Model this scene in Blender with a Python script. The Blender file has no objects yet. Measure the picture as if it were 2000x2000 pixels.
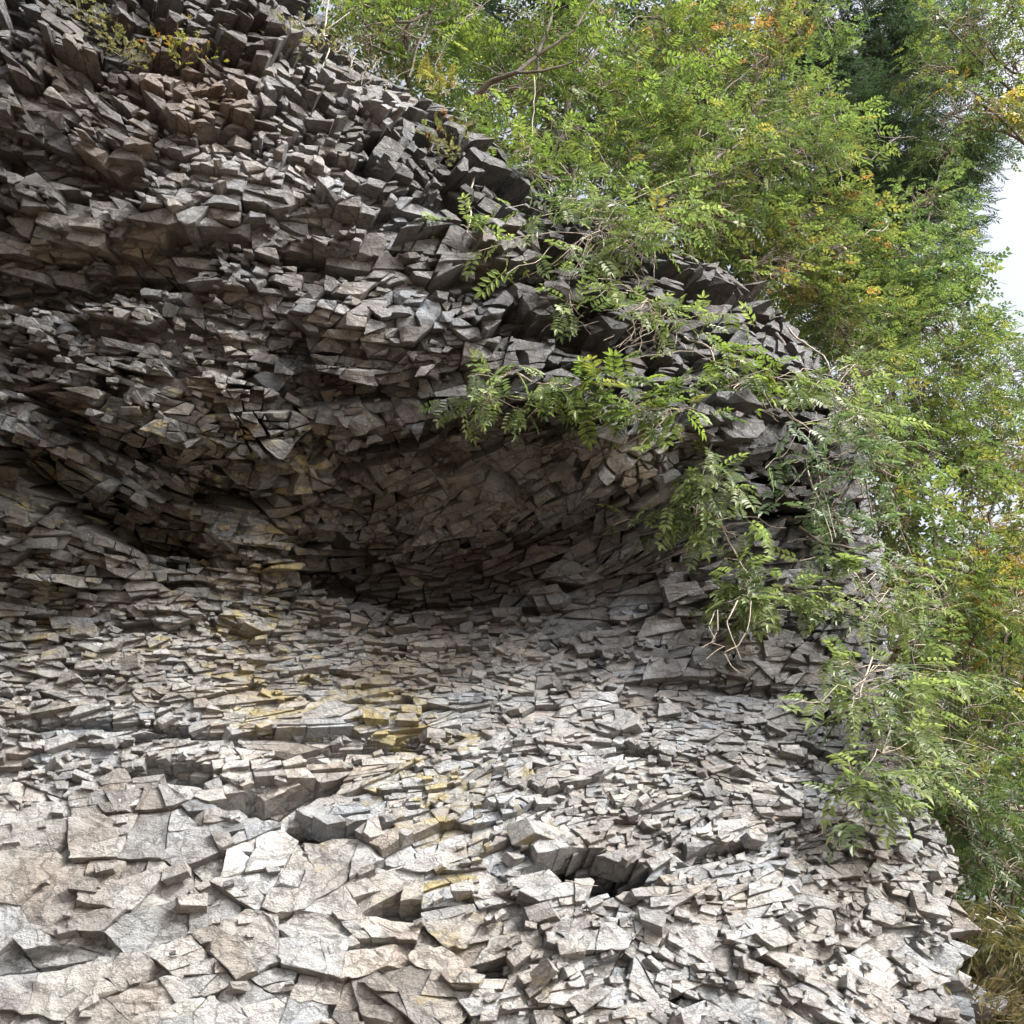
import bpy, math, random
import numpy as np
from mathutils import Vector

R = math.radians
rng = np.random.default_rng(7)
random.seed(7)
SC = bpy.context.scene

# ------------------------------------------------------------------ camera
PITCH = R(28.0)
FPX = 1000.0 / math.tan(R(27.5))          # focal length in px of a 2000 px frame
CAM = np.array([0.0, 0.0, 1.6])
cd = bpy.data.cameras.new('camera')
cd.sensor_fit = 'HORIZONTAL'
cd.angle = R(55.0)
cd.clip_start = 0.05
cd.clip_end = 2000.0
cam = bpy.data.objects.new('camera', cd)
cam.location = CAM
cam.rotation_euler = (R(90) + PITCH, 0, 0)
SC.collection.objects.link(cam)
SC.camera = cam

# ------------------------------------------------------------------ sky, sun, exposure
SUN_EL, SUN_AZ = R(44.0), R(122.0)         # azimuth from +Y towards +X
world = bpy.data.worlds.new('World')
SC.world = world
world.use_nodes = True
wn = world.node_tree.nodes
wl = world.node_tree.links
bg = wn['Background']
sky = wn.new('ShaderNodeTexSky')
sky.sky_type = 'NISHITA'
sky.sun_disc = False
sky.sun_elevation = SUN_EL
sky.sun_rotation = SUN_AZ
sky.air_density = 1.0
sky.dust_density = 9.0
sky.ozone_density = 0.6
hs = wn.new('ShaderNodeHueSaturation')     # hazy white daylight
hs.inputs['Saturation'].default_value = 0.45
wl.new(sky.outputs['Color'], hs.inputs['Color'])
wl.new(hs.outputs['Color'], bg.inputs['Color'])
bg.inputs['Strength'].default_value = 0.15
sl = bpy.data.lights.new('sun', 'SUN')
sl.energy = 2.2
sl.angle = R(6.0)
sl.color = (1.0, 0.98, 0.96)
sun = bpy.data.objects.new('sun', sl)
sd = Vector((math.sin(SUN_AZ) * math.cos(SUN_EL), math.cos(SUN_AZ) * math.cos(SUN_EL), math.sin(SUN_EL)))
sun.rotation_euler = sd.to_track_quat('Z', 'Y').to_euler()
sun.location = (0, -5, 30)
SC.collection.objects.link(sun)
SC.view_settings.view_transform = 'Standard'
SC.view_settings.look = 'None'
SC.view_settings.gamma = 1.0
SC.view_settings.use_curve_mapping = False
SC.view_settings.exposure = 1.5
SC.render.engine = 'CYCLES'
SC.cycles.max_bounces = 6
SC.cycles.transparent_max_bounces = 4

# ------------------------------------------------------------------ small helpers
def link(o, parent=None):
    SC.collection.objects.link(o)
    if parent is not None:
        o.parent = parent
    return o

def tag(o, label=None, cat=None, group=None, kind=None):
    if label: o['label'] = label
    if cat: o['category'] = cat
    if group: o['group'] = group
    if kind: o['kind'] = kind
    return o

def empty(name, loc):
    o = bpy.data.objects.new(name, None)
    o.location = loc
    o.empty_display_size = 0.1
    return link(o)

def mesh_np(name, V, loops, starts, totals, mat, col=None, smooth=False):
    """mesh from numpy arrays; col = per-vertex rgb(a)"""
    me = bpy.data.meshes.new(name)
    me.vertices.add(len(V))
    me.vertices.foreach_set('co', np.ascontiguousarray(V, dtype=np.float32).ravel())
    me.loops.add(len(loops))
    me.loops.foreach_set('vertex_index', np.ascontiguousarray(loops, dtype=np.int32))
    me.polygons.add(len(starts))
    me.polygons.foreach_set('loop_start', np.ascontiguousarray(starts, dtype=np.int32))
    me.polygons.foreach_set('loop_total', np.ascontiguousarray(totals, dtype=np.int32))
    me.update(calc_edges=True)
    me.polygons.foreach_set('use_smooth', np.full(len(starts), smooth, dtype=bool))
    if col is not None:
        c = np.ones((len(V), 4), dtype=np.float32)
        c[:, :col.shape[1]] = col
        a = me.color_attributes.new('tint', 'FLOAT_COLOR', 'POINT')
        a.data.foreach_set('color', c.ravel())
    me.materials.append(mat)
    return me

def tri_mesh(name, V, F, mat, col=None, smooth=False):
    F = np.asarray(F)
    k = F.shape[1]
    n = len(F)
    return mesh_np(name, V, F.ravel(), np.arange(n) * k, np.full(n, k), mat, col, smooth)

def _hash(ix, iy, iz, seed):
    h = (ix * 374761393 + iy * 668265263 + iz * 2147483647 + seed * 974634777) & 0xffffffff
    h = ((h ^ (h >> 13)) * 1274126177) & 0xffffffff
    h = ((h ^ (h >> 16)) * 2246822519) & 0xffffffff
    return ((h ^ (h >> 15)) & 0xffffff) / float(0xffffff) * 2 - 1

def vnoise(p, seed=0):
    """3-D value noise, p (n,3) -> (n,) in -1..1"""
    p = np.asarray(p, dtype=np.float64)
    i = np.floor(p).astype(np.int64)
    f = p - i
    f = f * f * (3 - 2 * f)
    out = 0
    for dx in (0, 1):
        wx = f[:, 0] if dx else 1 - f[:, 0]
        for dy in (0, 1):
            wy = f[:, 1] if dy else 1 - f[:, 1]
            for dz in (0, 1):
                wz = f[:, 2] if dz else 1 - f[:, 2]
                out = out + wx * wy * wz * _hash(i[:, 0] + dx, i[:, 1] + dy, i[:, 2] + dz, seed)
    return out

def noise2(x, y, seed=0):
    return vnoise(np.stack([x, y, np.zeros_like(x) + seed * 7.31], 1), seed)

# ------------------------------------------------------------------ materials
def new_mat(name):
    m = bpy.data.materials.new(name)
    m.use_nodes = True
    nt = m.node_tree
    for n in list(nt.nodes):
        if n.type not in ('OUTPUT_MATERIAL', 'BSDF_PRINCIPLED'):
            nt.nodes.remove(n)
    return m, nt, nt.nodes['Principled BSDF'], nt.nodes['Material Output']

def N(nt, t, **kw):
    n = nt.nodes.new(t)
    for k, v in kw.items():
        if k.startswith('i_'):
            key = k[2:]
            key = int(key) if key.isdigit() else key.replace('_', ' ')
            n.inputs[key].default_value = v
        else:
            setattr(n, k, v)
    return n

def ramp(nt, stops, fac):
    r = N(nt, 'ShaderNodeValToRGB')
    e = r.color_ramp.elements
    while len(e) < len(stops):
        e.new(0.5)
    for k, (p, c) in enumerate(stops):
        e[k].position = p
        e[k].color = (*c, 1) if len(c) == 3 else c
    nt.links.new(fac, r.inputs['Fac'])
    return r.outputs['Color']

def mixc(nt, kind, fac, a, b):
    m = N(nt, 'ShaderNodeMix', data_type='RGBA', blend_type=kind)
    for sock, v in ((m.inputs[0], fac), (m.inputs[6], a), (m.inputs[7], b)):
        if hasattr(v, 'is_output'):
            nt.links.new(v, sock)
        else:
            sock.default_value = v
    return m.outputs[2]

def rock_material():
    m, nt, b, out = new_mat('fractured_stone')
    L = nt.links
    geo = N(nt, 'ShaderNodeNewGeometry')
    pos = geo.outputs['Position']
    att = N(nt, 'ShaderNodeAttribute', attribute_name='tint')
    # every stone shifts the pattern so that the grain does not run across joints
    off = N(nt, 'ShaderNodeVectorMath', operation='MULTIPLY_ADD')
    L.new(att.outputs['Color'], off.inputs[0]); off.inputs[1].default_value = (37, 53, 71); L.new(pos, off.inputs[2])
    mp = N(nt, 'ShaderNodeMapping'); mp.inputs['Rotation'].default_value = (0.1, 0.25, 0.1); mp.inputs['Scale'].default_value = (1, 1, 1.45)
    L.new(off.outputs[0], mp.inputs['Vector'])
    nb = N(nt, 'ShaderNodeTexNoise', i_Scale=2.2, i_Detail=3.0, i_Roughness=0.6); L.new(pos, nb.inputs['Vector'])
    nm = N(nt, 'ShaderNodeTexNoise', i_Scale=11.0, i_Detail=7.0, i_Roughness=0.68); L.new(mp.outputs[0], nm.inputs['Vector'])
    nf = N(nt, 'ShaderNodeTexNoise', i_Scale=70.0, i_Detail=4.0, i_Roughness=0.7); L.new(mp.outputs[0], nf.inputs['Vector'])
    c = att.outputs['Color']
    c = mixc(nt, 'MULTIPLY', 1.0, c, ramp(nt, [(0.28, (.62, .60, .58)), (0.5, (1, 1, 1)), (0.72, (1.3, 1.28, 1.24))], nm.outputs['Fac']))
    c = mixc(nt, 'MULTIPLY', 1.0, c, ramp(nt, [(0.32, (.74, .74, .74)), (0.5, (1, 1, 1)), (0.7, (1.18, 1.18, 1.18))], nf.outputs['Fac']))
    c = mixc(nt, 'MULTIPLY', 1.0, c, ramp(nt, [(0.36, (.78, .74, .71)), (0.5, (1, 1, 1)), (0.64, (1.08, 1.11, 1.14))], nb.outputs['Fac']))
    # rusty and ochre weathering, alpha of the tint says how much a bed has
    stain = N(nt, 'ShaderNodeMath', operation='MULTIPLY_ADD', use_clamp=True)
    L.new(att.outputs['Alpha'], stain.inputs[0]); stain.inputs[1].default_value = 0.75
    ns = N(nt, 'ShaderNodeTexNoise', i_Scale=4.6, i_Detail=10.0, i_Roughness=0.65); pm = N(nt, 'ShaderNodeMapping'); pm.inputs['Rotation'].default_value = (0.1, 0.15, 0.1); pm.inputs['Scale'].default_value = (1, 1, 2.4); L.new(pos, pm.inputs['Vector']); L.new(pm.outputs[0], ns.inputs['Vector'])
    sub = N(nt, 'ShaderNodeMath', operation='SUBTRACT'); L.new(ns.outputs['Fac'], sub.inputs[0]); sub.inputs[1].default_value = 0.755
    L.new(sub.outputs[0], stain.inputs[2])
    sm = N(nt, 'ShaderNodeMath', operation='MULTIPLY', use_clamp=True); L.new(stain.outputs[0], sm.inputs[0]); sm.inputs[1].default_value = 7.0
    c = mixc(nt, 'MIX', sm.outputs[0], c, mixc(nt, 'MULTIPLY', 0.8, (0.25, 0.215, 0.105, 1), ramp(nt, [(0.3, (.6, .55, .5)), (0.6, (1.1, 1.1, 1.1))], nm.outputs['Fac'])))
    # pale lichen flecks
    vo = N(nt, 'ShaderNodeTexVoronoi', i_Scale=34.0); L.new(off.outputs[0], vo.inputs['Vector'])
    fl = N(nt, 'ShaderNodeMath', operation='LESS_THAN'); L.new(vo.outputs['Distance'], fl.inputs[0]); fl.inputs[1].default_value = 0.17
    fm = N(nt, 'ShaderNodeMath', operation='GREATER_THAN'); L.new(nb.outputs['Fac'], fm.inputs[0]); fm.inputs[1].default_value = 0.54
    fx = N(nt, 'ShaderNodeMath', operation='MULTIPLY'); L.new(fl.outputs[0], fx.inputs[0]); L.new(fm.outputs[0], fx.inputs[1])
    fy = N(nt, 'ShaderNodeMath', operation='MULTIPLY'); L.new(fx.outputs[0], fy.inputs[0]); fy.inputs[1].default_value = 0.5
    c = mixc(nt, 'MIX', fy.outputs[0], c, (0.42, 0.41, 0.37, 1))
    L.new(c, b.inputs['Base Color'])
    b.inputs['Roughness'].default_value = 0.66
    b.inputs['Specular IOR Level'].default_value = 0.5
    # relief: chipped grain, thin bedding lines, hairline cracks
    w = N(nt, 'ShaderNodeTexNoise', i_Scale=6.0, i_Detail=5.0, i_Roughness=0.7)
    mp2 = N(nt, 'ShaderNodeMapping'); mp2.inputs['Rotation'].default_value = (0.05, 0.2, 0.0); mp2.inputs['Scale'].default_value = (1.0, 1.0, 1.7)
    L.new(off.outputs[0], mp2.inputs['Vector']); L.new(mp2.outputs[0], w.inputs['Vector'])
    vc = N(nt, 'ShaderNodeTexVoronoi', feature='DISTANCE_TO_EDGE', i_Scale=5.0)
    wob = N(nt, 'ShaderNodeVectorMath', operation='MULTIPLY_ADD'); L.new(nm.outputs['Color'], wob.inputs[0]); wob.inputs[1].default_value = (.12, .12, .3); L.new(mp.outputs[0], wob.inputs[2])
    L.new(wob.outputs[0], vc.inputs['Vector'])
    ck = N(nt, 'ShaderNodeMapRange'); L.new(vc.outputs['Distance'], ck.inputs['Value']); ck.inputs['From Max'].default_value = 0.035; ck.inputs['To Min'].default_value = -0.35; ck.inputs['To Max'].default_value = 0.0
    a1 = N(nt, 'ShaderNodeMath', operation='MULTIPLY_ADD'); L.new(nf.outputs['Fac'], a1.inputs[0]); a1.inputs[1].default_value = 0.35; L.new(nm.outputs['Fac'], a1.inputs[2])
    a2 = N(nt, 'ShaderNodeMath', operation='ADD'); L.new(a1.outputs[0], a2.inputs[0]); L.new(w.outputs['Fac'], a2.inputs[1])
    a3 = N(nt, 'ShaderNodeMath', operation='ADD'); L.new(a2.outputs[0], a3.inputs[0]); L.new(ck.outputs[0], a3.inputs[1])
    bv = N(nt, 'ShaderNodeBevel', samples=3, i_Radius=0.011)
    bp = N(nt, 'ShaderNodeBump', i_Strength=0.9, i_Distance=0.04); L.new(bv.outputs[0], bp.inputs['Normal']); L.new(a3.outputs[0], bp.inputs['Height'])
    L.new(bp.outputs[0], b.inputs['Normal'])
    return m

def leaf_material(name, transl=0.45):
    m, nt, b, out = new_mat(name)
    L = nt.links
    att = N(nt, 'ShaderNodeAttribute', attribute_name='tint')
    geo = N(nt, 'ShaderNodeNewGeometry')
    c = mixc(nt, 'MULTIPLY', 1.0, att.outputs['Color'], ramp(nt, [(0, (.62, .66, .6)), (1, (1.3, 1.25, 1.1))], geo.outputs['Random Per Island']))
    L.new(c, b.inputs['Base Color'])
    b.inputs['Roughness'].default_value = 0.42
    b.inputs['Specular IOR Level'].default_value = 0.45
    tr = N(nt, 'ShaderNodeBsdfTranslucent')
    L.new(mixc(nt, 'MULTIPLY', 1.0, c, (1.7, 1.75, 1.2, 1)), tr.inputs['Color'])
    mx = N(nt, 'ShaderNodeMixShader', i_0=transl)
    L.new(b.outputs[0], mx.inputs[1]); L.new(tr.outputs[0], mx.inputs[2])
    L.new(mx.outputs[0], out.inputs['Surface'])
    return m

def plain_mat(name, c0, c1, scale, rough=0.85, bump=0.3):
    m, nt, b, out = new_mat(name)
    L = nt.links
    geo = N(nt, 'ShaderNodeNewGeometry')
    n = N(nt, 'ShaderNodeTexNoise', i_Scale=scale, i_Detail=5.0, i_Roughness=0.65); L.new(geo.outputs['Position'], n.inputs['Vector'])
    L.new(ramp(nt, [(0.3, c0), (0.7, c1)], n.outputs['Fac']), b.inputs['Base Color'])
    b.inputs['Roughness'].default_value = rough
    bp = N(nt, 'ShaderNodeBump', i_Strength=bump, i_Distance=0.02); L.new(n.outputs['Fac'], bp.inputs['Height']); L.new(bp.outputs[0], b.inputs['Normal'])
    return m

M_ROCK = rock_material()
M_LEAF = leaf_material('leaf')
M_BARK = plain_mat('dark_bark', (.05, .042, .035), (.14, .12, .10), 18)
M_TWIG = plain_mat('pale_twig', (.20, .17, .13), (.38, .34, .28), 25, 0.7)
M_SOIL = plain_mat('soil_and_litter', (.05, .038, .025), (.13, .09, .055), 9)
M_GRND = plain_mat('ground_litter', (.09, .06, .035), (.18, .12, .07), 3)

# ------------------------------------------------------------------ the cliff's large form
DEPTH = np.array([  # x, y of the photograph (2000 px) and distance along +Y in metres
    (-300, 2150, 5.7), (0, 2100, 5.75), (500, 2100, 5.8), (1000, 2100, 5.9), (1500, 2100, 6.3), (1900, 2100, 7.0),
    (-300, 1600, 6.3), (0, 1600, 6.3), (500, 1600, 6.4), (1000, 1600, 6.55), (1500, 1600, 6.9), (1750, 1600, 7.4),
    (-300, 1230, 6.9), (0, 1250, 6.95), (500, 1250, 7.15), (1000, 1260, 7.6), (1400, 1300, 7.6), (1650, 1250, 7.9),
    (-300, 1050, 6.8), (0, 1050, 6.7), (400, 1060, 6.95), (700, 1100, 7.75), (1000, 1090, 7.8), (1300, 1060, 7.4), (1600, 1050, 7.8),
    (-300, 850, 6.35), (0, 850, 6.25), (500, 850, 6.4), (900, 860, 6.75), (1200, 840, 6.6), (1500, 850, 7.2), (1650, 850, 8.0),
    (-300, 600, 6.0), (0, 600, 5.95), (500, 600, 5.95), (900, 600, 6.25), (1200, 600, 6.8), (1500, 600, 7.8),
    (-300, 300, 5.6), (0, 300, 5.55), (400, 300, 5.65), (700, 300, 6.0), (1000, 300, 6.8),
    (-300, 0, 5.5), (0, 0, 5.5), (300, 0, 5.75), (600, 0, 6.4), (-300, -350, 5.8), (300, -350, 6.3)], dtype=float)

def tps_fit(P, v):
    n = len(P)
    d = np.linalg.norm(P[:, None] - P[None], axis=2)
    K = np.where(d > 0, d * d * np.log(d + 1e-12), 0) + np.eye(n) * 0.003
    A = np.zeros((n + 3, n + 3))
    A[:n, :n] = K; A[:n, n] = 1; A[:n, n + 1:] = P; A[n, :n] = 1; A[n + 1:, :n] = P.T
    return np.linalg.solve(A, np.concatenate([v, np.zeros(3)]))

_TP = DEPTH[:, :2] / 1000.0
_TW = tps_fit(_TP, DEPTH[:, 2])

def depth(x, y):
    out = np.empty(len(x))
    for s in range(0, len(x), 20000):
        q = np.stack([x[s:s + 20000], y[s:s + 20000]], 1) / 1000.0
        d = np.linalg.norm(q[:, None] - _TP[None], axis=2)
        out[s:s + 20000] = np.where(d > 0, d * d * np.log(d + 1e-12), 0) @ _TW[:-3] + _TW[-3] + q @ _TW[-2:]
    return out

cp, sp = math.cos(PITCH), math.sin(PITCH)
def at(x, y, Y):
    """point of the place seen at photograph pixel (x, y) at distance Y along +Y"""
    x = np.atleast_1d(np.asarray(x, float)); y = np.atleast_1d(np.asarray(y, float)); Y = np.atleast_1d(np.asarray(Y, float))
    u = (x - 1000) / FPX
    v = (1000 - y) / FPX
    dx, dy, dz = u, cp - v * sp, sp + v * cp
    t = Y / dy
    return CAM + np.stack([dx * t, dy * t, dz * t], 1)

# right hand and upper outline of the rock
EDGE = np.array([(1990, 2200), (1960, 2100), (1915, 1990), (1893, 1880), (1876, 1720), (1862, 1680), (1836, 1615), (1790, 1560), (1760, 1480), (1742, 1350),
                 (1738, 1250), (1720, 1100), (1700, 950), (1665, 850), (1622, 760), (1600, 700), (1556, 620), (1480, 575), (1380, 520), (1300, 485),
                 (1200, 430), (1100, 365), (1000, 315), (900, 240), (800, 178), (720, 115), (640, 50), (585, -40), (490, -200), (370, -420)], float)
POLY = np.concatenate([EDGE, np.array([(-700, -420), (-700, 2200)], float)])

def inside(x, y, poly=POLY):
    c = np.zeros(len(x), bool)
    j = len(poly) - 1
    for i in range(len(poly)):
        xi, yi = poly[i]; xj, yj = poly[j]
        c ^= ((yi > y) != (yj > y)) & (x < (xj - xi) * (y - yi) / (yj - yi + 1e-12) + xi)
        j = i
    return c

def seg_dist(x, y, pl):
    """distance to a polyline and which side (positive above it, smaller y)"""
    best = np.full(len(x), 1e9); side = np.zeros(len(x))
    for (ax, ay), (bx, by) in zip(pl[:-1], pl[1:]):
        vx, vy = bx - ax, by - ay
        t = np.clip(((x - ax) * vx + (y - ay) * vy) / (vx * vx + vy * vy), 0, 1)
        d = np.hypot(x - ax - t * vx, y - ay - t * vy)
        s = (y - ay) * vx - (x - ax) * vy
        m = d < best
        best[m] = d[m]; side[m] = -np.sign(s[m])
    return best, side

def base_surf(x, y):
    Y = depth(x, y)
    d, _ = seg_dist(x, y, EDGE)
    out = ~inside(x, y)
    Y = Y + 0.4 * np.clip(1 - np.where(out, -d, d) / 90, 0, 3) ** 2
    return at(x, y, Y)

def frame(x, y):
    P = base_surf(x, y)
    e = 4.0
    Px = (base_surf(x + e, y) - base_surf(x - e, y)) / (2 * e)
    Py = (base_surf(x, y + e) - base_surf(x, y - e)) / (2 * e)
    n = np.cross(Px, Py)
    n /= np.linalg.norm(n, axis=1)[:, None]
    tc = CAM - P
    n *= np.sign((n * tc).sum(1))[:, None]
    # keep the normal from turning away from the open side of the cliff
    tc /= np.linalg.norm(tc, axis=1)[:, None]
    n = n + tc * 0.25
    n /= np.linalg.norm(n, axis=1)[:, None]
    return P, Px, Py, n

# notches: the dark recesses under ledges (line of the inner corner, depth in m, reach above the line in px)
NOTCH = [
    ([(-200, 590), (80, 602), (200, 592), (330, 565)], .55, 130),
    ([(-100, 310), (60, 345), (180, 385), (290, 395)], .35, 110),
    ([(70, 795), (160, 868), (275, 905)], .50, 70),
    ([(50, 960), (170, 1030), (270, 1078), (345, 1090)], .65, 90),
    ([(345, 985), (460, 990)], .45, 55),
    ([(330, 1105), (430, 1112)], .35, 45),
    ([(590, 1125), (700, 1165), (820, 1185), (960, 1195)], .50, 100),
    ([(670, 925), (760, 885), (870, 850)], .30, 40),
    ([(950, 640), (1030, 678), (1110, 665)], .45, 75),
    ([(885, 445), (965, 460)], .45, 70),
    ([(1460, 925), (1550, 935)], .45, 60),
    ([(1225, 1345), (1420, 1352), (1570, 1372)], .16, 30),
    ([(1080, 1716), (1150, 1737), (1232, 1740)], .75, 55),
    ([(1135, 1688), (1180, 1690)], .5, 30),
    ([(578, 1628), (625, 1640), (676, 1634)], .55, 28),
    ([(-60, 1512), (40, 1512)], .6, 26),
    ([(300, 1528), (380, 1532)], .38, 50),
    ([(460, 1592), (540, 1592), (630, 1565)], .42, 55),
    ([(905, 1898), (965, 1900)], .28, 45),
    ([(1815, 1872), (1870, 1900)], .30, 22),
    ([(1790, 1610), (1850, 1640)], .25, 30),
    ([(1080, 860), (1200, 820), (1300, 800)], .16, 60),
    ([(560, 520), (700, 545), (780, 540)], .22, 60),
    ([(600, 690), (720, 700)], .18, 60),
    ([(500, 1000), (560, 1010)], .35, 50),
    ([(650, 170), (760, 230), (840, 290)], .25, 60),
    ([(1185, 1470), (1260, 1480)], .18, 24),
    ([(1330, 1690), (1440, 1670)], .24, 32),
    ([(0, 1430), (110, 1425), (260, 1430)], .18, 28),
    ([(300, 1440), (560, 1455), (700, 1445)], .2, 28),
    ([(560, 1500), (700, 1480), (830, 1450)], .24, 34),
    ([(90, 880), (10, 860)], .3, 50),
    ([(90, 1905), (180, 1855), (240, 1820)], .22, 36),
    ([(330, 1740), (430, 1690)], .14, 30),
    ([(1180, 1905), (1260, 1880)], .16, 30),
    ([(400, 1620), (380, 1720)], .12, 25),
    ([(1360, 1975), (1330, 1930)], .25, 30),
    ([(20, 1890), (110, 1870)], .22, 30),
    ([(1230, 690), (1330, 640), (1420, 620)], .35, 60),
    ([(1380, 800), (1470, 780)], .3, 50),
    ([(1500, 760), (1590, 800)], .35, 50),
    ([(1540, 1010), (1640, 990)], .25, 40),
    ([(1560, 1250), (1680, 1240)], .3, 45),
    ([(700, 1780), (800, 1790)], .26, 40),
]

def disp(x, y):
    d = np.zeros(len(x))
    for pl, A, w in NOTCH:
        pl = np.array(pl, float)
        x0, x1 = pl[:, 0].min() - 2 * w, pl[:, 0].max() + 2 * w
        y0, y1 = pl[:, 1].min() - 2 * w, pl[:, 1].max() + 2 * w
        m = (x > x0) & (x < x1) & (y > y0) & (y < y1)
        if not m.any(): continue
        dd, s = seg_dist(x[m], y[m], pl)
        k = np.where(s >= 0, np.clip(1 - dd / w, 0, 1), np.clip(1 - dd / 5.0, 0, 1))
        d[m] -= A * k ** 0.8
    # beds that weather forward and back
    up = np.clip((1250 - y) / 250, 0, 1)
    t = y - 0.28 * np.where(x < 700, x, 700 - 0.9 * (x - 700))
    d += (0.10 * up + 0.025) * noise2(x / 230, t / 62, 3) + (0.05 * up + 0.012) * noise2(x / 110, t / 28, 5)
    return d

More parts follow.
